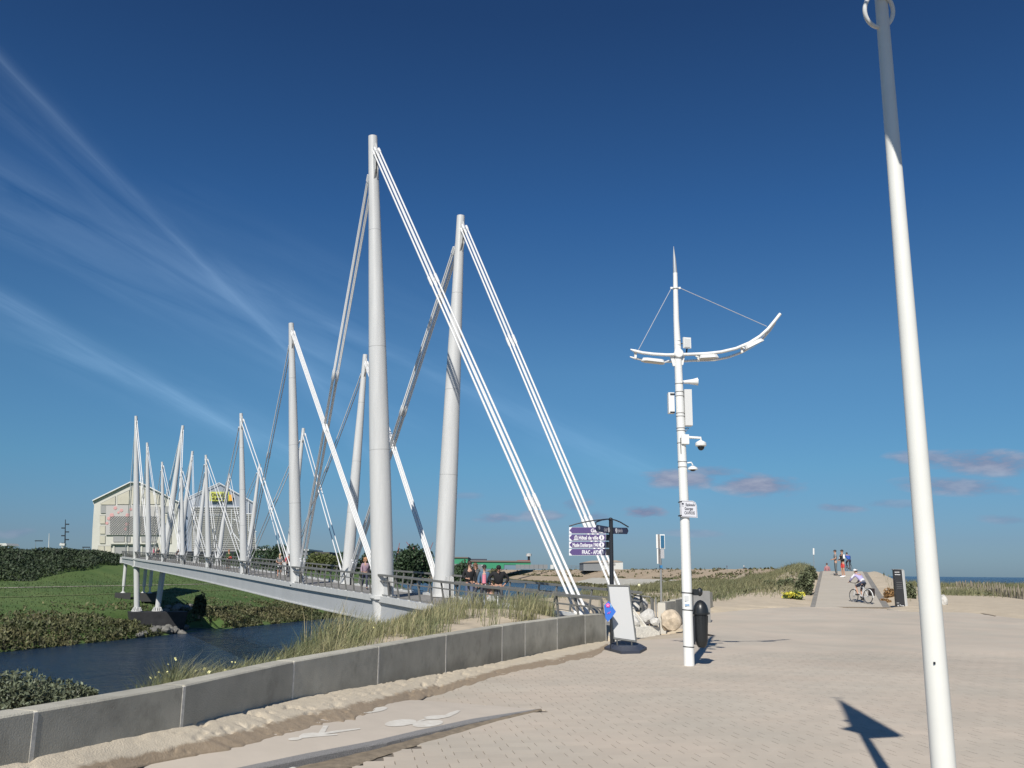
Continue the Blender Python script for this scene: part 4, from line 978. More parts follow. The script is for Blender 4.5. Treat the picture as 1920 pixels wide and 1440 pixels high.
# ------------------------------------------------------------------ twin halls
def build_halls():
    Y = 300; C_ = mat('cream_hall_concrete', (.55, .535, .475), .85, var=.08, vs=.15, bump=.2, bs=2)
    panel = mat('cream_infill_panel', (.51, .48, .39), .85, var=.08, vs=.3); line = mat('painted_shadow_grey', (.28, .28, .265), .85)
    h = empty('concrete_hall', tuple(at(250, 1045, Y)), label='cream concrete gabled shipyard hall on the left, with a lattice mural on its front', cat='building')
    def P(u, v, dy=0): return at(u, v, Y+dy)
    body = [P(171, 1048), P(173.5, 990), P(176.5, 947), P(174.5, 943), P(174.5, 939.5), P(243.5, 906), P(262, 906), P(333, 942), P(336, 1048)]
    b = MB(h); b.prism(body, Vector((-22, 70, 0))); b.build('wall', C_, h)
    b = MB(h)
    for (a, c) in (((173, 939.5), (243.5, 905)), ((243.5, 905), (262, 905)), ((262, 905), (335, 942))):
        p, q = P(*a, dy=-1), P(*c, dy=-1); b.prism([p, q, q+Vector((0, 0, .35)), p+Vector((0, 0, .35))], Vector((-22, 72, 0)))
    b.build('roof', mat('white_roof_edge', (.72, .72, .70), .5), h)
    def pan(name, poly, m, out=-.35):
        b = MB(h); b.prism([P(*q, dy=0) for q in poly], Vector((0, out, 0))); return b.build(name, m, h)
    # gable infill fields (recess shadow painted as a grey sheet behind a slightly smaller panel)
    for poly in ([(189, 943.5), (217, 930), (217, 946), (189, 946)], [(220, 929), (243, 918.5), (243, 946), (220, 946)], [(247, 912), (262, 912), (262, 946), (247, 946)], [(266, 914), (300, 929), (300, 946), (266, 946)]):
        pan('gable_shadow_sheet', [(u, v) for u, v in poly], line, -.18)
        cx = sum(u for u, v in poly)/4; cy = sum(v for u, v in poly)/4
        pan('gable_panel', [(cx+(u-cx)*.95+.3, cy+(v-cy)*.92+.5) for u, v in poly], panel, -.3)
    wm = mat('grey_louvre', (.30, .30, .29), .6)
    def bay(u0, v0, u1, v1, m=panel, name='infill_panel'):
        pan('bay_shadow_sheet', [(u0, v0), (u1, v0), (u1, v1), (u0, v1)], line, -.15)  # grey sheet stands in for the recess shadow, widest at top and left
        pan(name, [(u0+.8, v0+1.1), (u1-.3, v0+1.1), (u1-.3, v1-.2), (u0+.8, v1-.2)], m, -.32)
    bay(189, 948, 199.5, 962.5, wm, 'louvre')
    for v0, v1 in ((966, 982), (985.5, 1001), (1004, 1019)): bay(187.5, v0, 198, v1)
    bay(184, 1023, 196, 1040); bay(197.5, 1023, 209, 1040)
    bay(212.5, 1005.5, 234, 1016, wm, 'window'); bay(237, 1006, 245, 1016, wm, 'window'); bay(265, 1006, 276, 1016, wm, 'window'); bay(279, 1006, 292, 1016, wm, 'window')
    pan('canopy_band', [(208, 1017.6), (296, 1017.6), (296, 1020.5), (208, 1020.5)], C_, -1.2)
    pan('big_door', [(214, 1024), (296, 1024), (296, 1041), (214, 1041)], wm, -.2)
    for k in range(4): pan('door_post', [(213+k*26, 1022), (216+k*26, 1022), (216+k*26, 1042), (213+k*26, 1042)], C_, -.5)
    for v0, v1 in ((966, 982), (985.5, 1001), (1004, 1019)): bay(308, v0, 322, v1)
    bay(309, 949, 322, 962, wm, 'louvre')
    # mural: pale grey net with pink blossoms and a diagonal lattice
    b = MB(h); b.prism([P(200, 948, -.1), P(252, 948, -.1), P(300, 950, -.1), P(306, 1003, -.1), P(199, 1003, -.1)], Vector((0, -.5, 0))); b.build('mural_net', mat('mural_net_grey', (.46, .44, .42), .8), h)
    pk = mat('mural_pink', (.60, .33, .32), .8)
    for (u, v, s) in ((216, 952.5, 3), (209.5, 966, 3.6), (204, 972, 3), (200.5, 981, 2.6), (227.5, 957, 3), (239, 966, 3.4), (238, 983, 3), (245, 955, 2.4), (236, 992, 2.4), (222, 961, 2)):
        b = MB(h)
        for k in range(5):
            a = k*2*math.pi/5+.3; c = P(u+s*.55*math.cos(a), v+s*.55*math.sin(a), -.68); r = s*.165*.42*1.0
            b.ell(c, r*1.6, .05, r*1.6, 8, 4)
        b.build('mural_flower', pk, h)
    lt = mat('mural_lattice_dark', (.24, .24, .235), .8)
    b = MB(h)
    for k in range(-9, 22):
        for sgn in (1, -1):
            u0 = 202+k*4.6; pts = []
            for q in range(0, 9):
                v = 968+q*4.2; u = u0+sgn*q*4.4+(0 if sgn > 0 else 36)
                edge = 201+abs(v-985)*.22+2*math.sin(u)
                ok = u > edge and u < 300 and v < 1002
                if ok: pts.append(P(u, v, -.72))
                else:
                    if len(pts) > 1: b.tube(pts, .085, 4)
                    pts = []
            if len(pts) > 1: b.tube(pts, .085, 4)
    b.build('mural_lattice', lt, h)
    # ---- right hall
    r = empty('glazed_hall', tuple(at(410, 1045, Y)), label='grey translucent gabled hall on the right, slatted below with a yellow banner under its gable', cat='building')
    up = mat('translucent_facade_grey', (.30, .33, .38), .35, var=.15, vs=.08); lo = mat('slatted_facade_backing', (.24, .235, .215), .7, var=.08, vs=.2); sl = mat('facade_slat_grey', (.37, .365, .335), .6); fr = mat('white_frame_line', (.70, .71, .72), .5)
    def Q(u, v, dy=0): return at(u, v, Y+4+dy)
    b = MB(r); b.prism([Q(352, 1048), Q(352, 933), Q(411, 906), Q(474.5, 942), Q(480, 1048)], Vector((-22, 66, 0))); b.build('wall', up, r)
    b = MB(r); b.prism([Q(360, 1048, -.1), Q(360, 951, -.1), Q(451, 951, -.1), Q(451, 964, -.1), Q(477, 964, -.1), Q(480.5, 1048, -.1)], Vector((0, -.3, 0))); b.build('slat_backing', lo, r)
    for k in range(24):
        v = 954+k*3.7; b = MB(r); x0, x1 = (361, 450) if v < 964 else (361, 477+(v-964)*.035); 
        p, q = Q(x0, v, -.5), Q(x1, v, -.5); b.prism([p, q, q+Vector((0, 0, -.34)), p+Vector((0, 0, -.34))], Vector((0, -.25, 0))); b.build('slat', sl, r)
    def strip(name, a, c, w=.25, dy=-.8): b = MB(r); b.tube([Q(*a, dy=dy), Q(*c, dy=dy)], w, 4); b.build(name, fr, r)
    for a, c in (((352, 933), (411, 905.5)), ((411, 905.5), (475, 942)), ((360, 951), (451, 951)), ((451, 963.5), (476, 963.5)), ((466, 940), (466, 996)), ((475, 942), (481, 1048)), ((434, 955), (434, 1003)), ((436, 973), (447, 978)), ((340, 945), (352, 933)), ((436, 998), (450, 1016)), ((466, 996), (481, 997)), ((358, 966), (430, 966))): strip('facade_beam', a, c, .16)
    bl = MB(r); bl.prism([Q(341, 946, 1), Q(352, 936, 1), Q(352, 1036, 1), Q(341, 1036, 1)], Vector((-14, 40, 0))); bl.build('side_glazing', mat('blue_grey_glazing', (.26, .32, .42), .25), r)
    b = MB(r); b.prism([Q(318, 952, -3), Q(331, 945, -3), Q(329, 1033, -3), Q(316, 1033, -3)], Vector((0, 10, 0))); b.build('white_tower_panel', mat('pale_grey_panel', (.55, .56, .57), .5), r)
    b = MB(r); b.prism([Q(330, 1034, -2), Q(480, 1034, -2), Q(480, 1048, -2), Q(330, 1048, -2)], Vector((0, -1, 0))); b.build('dark_base', m_dark, r)
    b = MB(r); b.prism([Q(393.5, 922, -1), Q(430, 922, -1), Q(430, 939.5, -1), Q(393.5, 939.5, -1)], Vector((0, -.2, 0))); ban = b.build('banner', mat('yellow_banner', (.52, .54, .10), .6), r)
    b = MB(r); b.prism([Q(430, 928, -1), Q(436, 927, -1), Q(436, 939, -1), Q(430, 939.5, -1)], Vector((0, -.25, 0))); b.build('banner_orange_part', mat('orange_banner', (.75, .38, .05), .6), r)
    for s_, v in (('CHALEUR', 930.2), ('HUMAINE', 937.6)):
        text_obj('banner_lettering', s_, 1.35, m_black, frame4(Q(395, v, -1.35), (1, 0, 0), (0, 0, 1), r), ban, sx=.98, bold=.03) if False else text_obj('banner_lettering', s_, 1.35, m_black, frame4(Q(395, v, -1.35), (1, 0, 0), (0, 0, 1), r), r, sx=.98, bold=.03)
build_halls()
def build_far_left():
    def pole(name, u, v0, v1, Y, r, m, label, extra=None, cat='pole'):
        a, c = at(u, v0, Y), at(u+1.2, v1, Y); root = empty(name, tuple(a), label=label, cat=cat); b = MB(root); b.tube([a, c], [r, r*.45], 6); b.build('shaft', m, root)
        if extra: extra(root, a, c, Y)
    def arms(root, a, c, Y):
        for k in range(6):
            f = .25+.12*k; p = a.lerp(c, f); b = MB(root); s = 1 if k % 2 else -1; b.box(p+Vector((s*.55, 0, 0)), 1.0, .3, .32); b.build('floodlight', m_dark, root)
    pole('lighting_mast', 121.5, 1034, 974, 260, .22, m_dark, 'thin dark lighting mast with stacked floodlights left of the halls', arms, 'lighting mast')
    pole('flag_pole', 91, 1034, 1000, 260, .16, m_pale, 'slim pale pole sticking up above the left hedge', None)
    def lamp(root, a, c, Y): b = MB(root); b.box(c+Vector((.8, 0, 0)), 2.0, .4, .25); b.build('lamp_head', m_dark, root)
    pole('street_lamp', 66, 1034, 1014, 250, .08, m_steel, 'tiny distant street lamp above the hedge, leftmost', lamp, 'street lamp')
    pole('street_lamp', 155, 1036, 1026, 250, .12, m_dark, 'tiny dark street lamp head beside the left hall', lamp, 'street lamp')
    s = empty('white_canopy', tuple(at(5, 1028, 240)), label='white pitched canopy peeking over the hedge at the left edge', cat='canopy'); b = MB(s); p = [at(-6, 1024, 240), at(-2, 1019, 240), at(11, 1018.5, 240), at(14, 1023, 240)]; b.prism(p, Vector((0, 6, 0))); b.build('roof', m_pale, s)
    b = MB(s); b.tube([at(-4, 1036, 241), at(-4, 1023, 241)], .1, 4); b.tube([at(12, 1036, 241), at(12, 1023, 241)], .1, 4); b.build('post', m_pale, s)
    s = empty('boat_crane', tuple(at(116, 1034, 255)), label='small white boat crane above the hedge beside the lighting mast', cat='crane'); b = MB(s); b.tube([at(117, 1036, 255), at(117, 1022, 255), at(113, 1019.5, 255)], .3, 6); b.box(at(118, 1021, 255), 1.4, 1, .6); b.build('jib', m_pale, s)
    s = empty('white_cabin', tuple(at(138, 1036, 250)), label='tiny white cabin above the hedge near the left hall', cat='cabin'); b = MB(s); boxpx(b, 135.5, 1030, 140, 1036, 250, 2); b.build('wall', m_pale, s)
    b = MB(s); boxpx(b, 135, 1029.3, 140.5, 1029.9, 249.8, 2.4); b.build('roof', m_steel, s)
    # long building behind the bridge centre
    s = empty('long_building', tuple(at(540, 1050, 420)), label='long pale flat building with dark shopfronts behind the middle of the bridge', cat='building')
    b = MB(s); boxpx(b, 470, 1031.5, 577, 1040, 420, 30); b.build('wall', m_steel, s)
    b = MB(s); boxpx(b, 468, 1029.6, 579, 1031.4, 419, 32); b.build('roof', m_pale, s)
    b = MB(s); boxpx(b, 512, 1043, 545, 1050, 415, 10); b.build('shopfront', m_dark, s)
    b = MB(s); boxpx(b, 518, 1040.3, 545, 1042.4, 414, 12); b.build('awning', m_pale, s)
    b = MB(s); boxpx(b, 578, 1035, 618, 1060, 430, 20); b.build('dark_wing', mat('dark_brick_wing', (.09, .085, .08), .8), s)
    for k, u in enumerate((586, 596)):
        s = empty('chimney', tuple(at(u, 1048, 600)), label=('red and white striped chimney, left of the pair behind the bridge', 'blue and white striped chimney, right of the pair behind the bridge')[k], cat='chimney', group='striped chimneys')
        for q in range(5):
            b = MB(s); b.tube([at(u, 1047-q*3, 600), at(u, 1044-q*3, 600)], .75, 12)
            b.build('stripe', (m_pale if q % 2 == 0 else (mat('chimney_red', (.45, .08, .08), .6) if k == 0 and q < 4 else mat('chimney_navy', (.05, .08, .18), .6))), s)
    # cranes
    for (u, vb, vt, Y, tilt, lab, ball) in ((746, 1042, 1027, 1500, 3, 'small dark red harbour crane, leftmost above the bushes', 0), (776, 1040, 1025, 1500, -14, 'harbour crane with a round orange cab and a thin raised jib', 1), (803, 1042, 1026, 1500, 9, 'dark harbour crane with thin jib next to the right mast', 0)):
        s = empty('harbour_crane', tuple(at(u, 1050, Y)), label=lab, cat='crane', group='distant harbour cranes'); mr = mat('crane_red', (.30, .09, .08), .6)
        b = MB(s); b.tube([at(u-1, 1052, Y), at(u, vb, Y), at(u+1.5 if not ball else u, vt, Y)], [2.0, 1.6, 1.1], 6); b.build('tower', mr if not ball else mr, s)
        b = MB(s); b.tube([at(u, vb-4, Y), at(u+tilt, vt-9, Y)], .45, 4); b.build('jib', mr, s)
        b = MB(s)
        if ball: b.ell(at(u+.5, 1036.5, Y), 3.6, 3.6, 2.6); b.build('cab', mat('crane_orange', (.75, .16, .03), .5), s, smooth=True)
        else: b.box(at(u, vb-3, Y), 3.5, 3, 3.0); b.build('cab', m_dark, s)
build_far_left()
def bush_px(u, v0, v1, hw, Y, m, label, n=5000, size=.28, name='shrub'):
    a, c = at(u, v1, Y), at(u, v0, Y); w = hw*Y/1736; bushmass(name, (a.x, a.y, a.z-.5), w, w*.8, (c.z-a.z+.5)*1.05, n, size, m, label, lobes=12)
bush_px(513, 1033, 1068, 40, 205, m_bush, 'dark rounded bush behind the bridge railing, left of the second mast', 7000)
bush_px(600, 1043, 1066, 42, 190, m_olive, 'olive green bush behind the railing between the second and first masts', 6000)
bush_px(650, 1045, 1072, 26, 200, m_bush, 'dark bush behind the leaning mast second from the right', 4000)
bush_px(688, 1042, 1078, 22, 185, m_hedge, 'dark bush seen left of the tallest mast behind the woman in lilac', 4000)
bush_px(772, 1040, 1088, 46, 170, m_bush, 'large dark green bush between the two tallest masts', 9000)
bush_px(858, 1063, 1090, 26, 175, m_bush, 'low dark bush just right of the second tallest mast', 4000)
bush_px(905, 1074, 1098, 34, 165, m_scrub, 'grey-green low bush behind the group on the bridge', 4000)
bush_px(455, 1036, 1062, 26, 215, m_bush, 'dark bush behind the third mast near the glazed hall', 4000)
bush_px(374, 1122, 1146, 13, 130, m_hedge, 'dark rounded bush at the edge of the bridge shade beside the pier', 1800, .25)
# ------------------------------------------------------------------ ramp over the dune
def build_ramp():
    rows = []
    for k in range(41):
        t = k/40*1.0; rows.append((t, 1))
    def cr(y):
        t = (y-45)/25; tt = min(t, 1.0)
        L_ = RAMP0L.lerp(RAMP1L, t) if t <= 1 else RAMP1L+(RAMP1L-RAMP0L)*(t-1); R_ = RAMP0R.lerp(RAMP1R, t) if t <= 1 else RAMP1R+(RAMP1R-RAMP0R)*(t-1)
        z = RZ0+(RZ1-RZ0)*min(tt, 1)
        if t < 0.1: z = RZ0+(RZ1-RZ0)*max(t, 0)
        return L_, R_, z
    ys = list(np.arange(44.6, 105, .7))
    def strip(name, wl, wr, dz_, m, par=None, side=False):
        vs = []; fs = []
        for y in ys:
            L_, R_, z = cr(y); zz = z+dz_+(.02 if y > 45 else 0); a = L_.lerp(R_, wl); c = L_.lerp(R_, wr)
            # keep y planar rows
            vs += [(a.x, y, zz), (c.x, y, zz), (c.x, y, zz-.35), (a.x, y, zz-.35)]
        for k in range(len(ys)-1):
            for c in range(4): a = k*4+c; e = k*4+(c+1) % 4; fs.append((a, e, e+4, a+4))
        fs.append((0, 1, 2, 3)); return mesh_obj(name, vs, [tuple(reversed(f)) for f in fs], m, par)
    o = strip('ramp_path', 0, 1, .0, mat('ramp_concrete', (.47, .42, .345), .9, var=.05, vs=.8, bump=.1, bs=60)); tag(o, 'straight pale concrete ramp climbing over the dune', 'ramp', kind='structure')
    ke = mat('ramp_edge', (.24, .225, .20), .9, var=.15, vs=1.5)
    strip('ramp_edge', -.075, -.003, -.02, ke, o); strip('ramp_edge', 1.003, 1.11, -.02, ke, o)
    # wet sandy drift at the foot of the ramp
    vs = []; 
    pts = [(1548, 1136.5), (1590, 1137.5), (1640, 1138.5), (1690, 1140.5), (1690, 1142), (1640, 1141), (1590, 1140), (1560, 1138)]
    q = [gpz(*p) for p in pts]
    b = MB(); b.prism([Vector((p.x, p.y, p.z+.022)) for p in q], Vector((0, 0, -.03))); o2 = b.build('sand_drift', m_dirt); tag(o2, 'thin darker sand drift across the foot of the ramp', 'sand', kind='stuff')
build_ramp()
def ramp_pt(u, Y):
    z = RZ0+(RZ1-RZ0)*min(1, max(0, (Y-45)/25))+.02; p = at(u, 1075, Y); return Vector((p.x, Y, z))

# ------------------------------------------------------------------ near vegetation
def sample_region(n, x0, x1, y0, y1, f):
    x = RNG.uniform(x0, x1, n); y = RNG.uniform(y0, y1, n); p = f(x, y); k = RNG.random(n) < p; x, y = x[k], y[k]
    return np.stack([x, y, terr(x, y)], 1)
def pU(P): return 960+1736*P[:, 0]/P[:, 1]
def build_grass():
    WL = [(p.x, p.y) for p in WALL]
    def f1(x, y):
        w = poly_sd(x, y, WL); U = 960+1736*x/y; n1 = vnoise(x, y, .8, 21); n2 = vnoise(x, y, .3, 22)
        d = np.clip((n1*2.6+n2*1.1+.36), 0, 1); d = np.where(w > -.18, 0, d)
        bare = np.exp(-(((U-880)/55)**2))*np.exp(-(((-w-.6)/.9)**2)); d = d*(1-1.3*bare); bare2 = ((U > 690) & (U < 770) & (w > -1.1)); d = np.where(bare2, d*.12, d)
        d = d*np.interp(U, [535, 560, 600, 1000, 1030, 1045], [0, .6, 1, 1, .9, 0]); d = np.where(w < -9, 0, d)
        deck = np.abs((x-B0.x)*PP.x+(y-B0.y)*PP.y-1.5) < 2.0; d = np.where(deck & (y > 25), 0, d)
        return np.clip(d, 0, 1)
    P = sample_region(150000, -12, 3.2, 12.5, 36, f1); 
    h = np.interp(pU(P), [540, 600, 650, 695, 730, 790, 860, 1035], [.32, .55, .56, .36, .18, .26, .46, .52])*(1+.6*vnoise(P[:, 0], P[:, 1], .9, 31))
    tag(blade_cloud('marram_grass', P, h, .011, m_marram, lean=.55), 'tall wispy marram grass growing behind the concrete wall', 'grass', kind='stuff')
    k = RNG.choice(len(P), 900); Q = P[k]
    tag(blade_cloud('dry_stalks', Q, .62*h[k]/.5+.05, .010, mat('dry_stalk_straw', (.42, .36, .20), .7, island=.3), lean=.5), 'pale dry seed stalks standing above the marram grass', 'grass', kind='stuff')
    def f2(x, y):
        w = poly_sd(x, y, WL); U = 960+1736*x/y; n1 = vnoise(x, y, .7, 41)
        d = np.interp(U, [100, 170, 260, 330, 400, 470, 500], [0, .4, .9, 1, 1, .9, .5])*np.clip(.75+n1*1.5, 0, 1); d = np.where((w > -.42) | (w < -1.9), 0, d); return d
    P = sample_region(60000, -7, -2, 6.5, 15, f2); U = pU(P)
    h = np.interp(U, [100, 200, 300, 345, 400, 470], [.15, .24, .38, .58, .38, .36])
    tag(blade_cloud('verge_grass', P, h, .008, m_marram, lean=.7), 'lower wild grass behind the nearer wall panels', 'grass', kind='stuff')
    # small flowers
    k = RNG.choice(len(P), 60); F_ = P[k].copy(); F_[:, 2] += h[k]*.95
    tag(leaf_cloud('yellow_daisies', F_, .018, mat('daisy_petals', (.85, .80, .35), .6), up=.1, aspect=.9), 'scattered small pale yellow daisies in the verge grass', 'flowers', kind='stuff')
    # shrubs over the wall on the left
    for (u, v, Y, r, h_, lab) in ((20, 1335, 8.6, .55, .36, 'grey-green shrub showing over the wall at the left edge'), (92, 1322, 9.2, .36, .20, 'grey-green shrub behind the wall, second from the left edge'), (150, 1308, 9.9, .30, .10, 'low grey-green shrub behind the wall, third from the left edge')):
        a = at(u, v, Y); root = bushmass('wall_shrub', (a.x-.15, a.y+.25, a.z-.05), r, r*.7, h_, 3800, .022, mat('grey_green_leaves', (.13, .15, .09), .55, island=.45), lab, lobes=12)
    # dunes
    def f3(x, y):
        U = 960+1736*x/y; d = y-edge_y(x); s = poly_sd(x, y, BANK); n1 = vnoise(x, y, 5, 51); n2 = vnoise(x, y, 1.6, 52)
        k = np.interp(U, [1180, 1240, 1340, 1500, 1530, 1537, 1655, 1672, 1700, 1780, 1840, 2000], [.8, .9, .8, 1, 1, 0, 0, .25, .9, .8, .9, .9])
        start = np.interp(U, [1200, 1330, 1400, 1480, 1520, 1660, 1690, 1750, 1850, 2000], [1, 2, 6, 3, 3, 5, 4, 20, 19, 18])
        q = k*sstep(start, start+3.5, d)*np.clip(.62+n1*1.5+n2*1.1, 0, 1); q = np.where((y > 96) | (s < -9), 0, q)
        t = (y-45)/25; cx = (RAMP0L.x+RAMP0R.x)/2*(1-t)+(RAMP1L.x+RAMP1R.x)/2*t; q = np.where(np.abs(x-cx) < 2.6, 0, q); q = np.where((x-cx > 0) & (x-cx < 5.2), q*.12, q); return q
    P = sample_region(190000, 4, 62, 40, 96, f3)
    tag(blade_cloud('dune_grass', P, .42*(1+.9*vnoise(P[:, 0], P[:, 1], 2.2, 77)), .028, m_marram_far, lean=.8, wind=(.35, 0)), 'grey-green grass covering the dunes beyond the plaza', 'grass', kind='stuff')
    k = RNG.choice(len(P), 9000); Q = P[k].copy(); Q[:, 2] += .16
    tag(leaf_cloud('dune_creeper', Q, .11, mat('creeper_leaves', (.075, .085, .04), .7, island=.5), up=.8), 'low leafy creepers among the dune grass', 'ground cover', kind='stuff')
    # river bank grass below the wall / around the first mast
    def f4(x, y):
        s = poly_sd(x, y, BANK); n1 = vnoise(x, y, 2, 61); q = np.clip(.6+n1*1.4, 0, 1)*(s < 2)*(s > -10); w = poly_sd(x, y, WL); return np.where((w > -2) & (y < 29), 0, q)
    P = sample_region(60000, -24, 14, 8, 62, f4)
    tag(blade_cloud('bank_grass', P, .42, .022, m_marram_far, lean=.8), 'rough grass on the near river bank', 'grass', kind='stuff')
build_grass()
def tr1(x, y): return float(terr(np.array([x]), np.array([y]))[0])
def dune_bush(u, Y, r, h, n, m, label, size=.09, cat='bush', name='dune_bush', group=None):
    p = at(u, 1090, Y); return bushmass(name, (p.x, Y, tr1(p.x, Y)-.05), r, r*.8, h, n, size, m, label, cat=cat, group=group, lobes=8)
m_duneb = mat('dune_bush_leaves', (.105, .12, .06), .65, island=.6)
dune_bush(1502, 52, .85, 1.0, 2600, m_duneb, 'tall dark bush left of the ramp above the yellow flowers')
dune_bush(1478, 55, .6, .45, 1000, m_duneb, 'rounded dark bush left of the tall bush beside the ramp')
dune_bush(1516, 63, .8, .75, 1800, m_duneb, 'dark bush at the top left corner of the ramp')
dune_bush(1440, 58, .7, .35, 900, m_duneb, 'low wide bush in the middle of the left dune')
dune_bush(1668, 50.5, .45, .55, 900, mat('rust_plant_leaves', (.26, .15, .06), .7, island=.4), 'rust brown plant in the sand right of the ramp', .07)
dune_bush(1655, 48.3, .35, .18, 500, mat('rust_plant_leaves', (.26, .15, .06), .7, island=.4), 'small dry brown tuft at the lower right of the ramp', .06)
dune_bush(1698, 50, .5, .8, 1500, m_duneb, 'dune bush just behind the black totem', .08)
def yellow_patch():
    p = gpz(1495, 1131); r = bushmass('flower_patch', (p.x, p.y+.6, tr1(p.x, p.y+.6)-.03), .62, .4, .36, 1100, .07, mat('succulent_leaves', (.12, .16, .045), .6, island=.4), 'clump of bright yellow flowers beside the foot of the ramp', cat='flowers', lobes=8, stem=False)
    n = 250; a = RNG.random(n)*6.283; q = np.sqrt(RNG.random(n)); P = np.stack([q*.62*np.cos(a), q*.4*np.sin(a), .12+.26*RNG.random(n)], 1)
    leaf_cloud('flower', P, .055, mat('yellow_petals', (.68, .62, .08), .5), r, up=.3, aspect=.9)
yellow_patch()
def build_stake_fence():
    root = empty('stake_fence', (26, 58, .5), label='weathered row of wooden stakes holding the dune sand on the right', cat='fence')
    px = [(1796, 1117, 66), (1812, 1118, 65), (1835, 1120.5, 62), (1855, 1125, 59), (1875, 1129, 57), (1895, 1133, 55), (1918, 1139, 52.5), (1945, 1146, 50)]
    n = 52
    for k in range(n):
        f = k/(n-1)*(len(px)-1); i = min(int(f), len(px)-2); t = f-i; u = px[i][0]*(1-t)+px[i+1][0]*t+random.uniform(-1, 1); Y = px[i][2]*(1-t)+px[i+1][2]*t
        p = at(u, 1115, Y); z = tr1(p.x, Y); h = random.uniform(.55, .85); b = MB(root); l = Vector((random.uniform(-.06, .06), random.uniform(-.05, .05), 0))
        b.tube([(p.x, Y, z-.2), (p.x+l.x*.5, Y+l.y*.5, z+h*.6), (p.x+l.x, Y+l.y, z+h)], [.034, .034, .028], 5); b.build('stake', mat('grey_stake_wood', (.26, .225, .17), .85, var=.3, vs=3), root)
build_stake_fence()

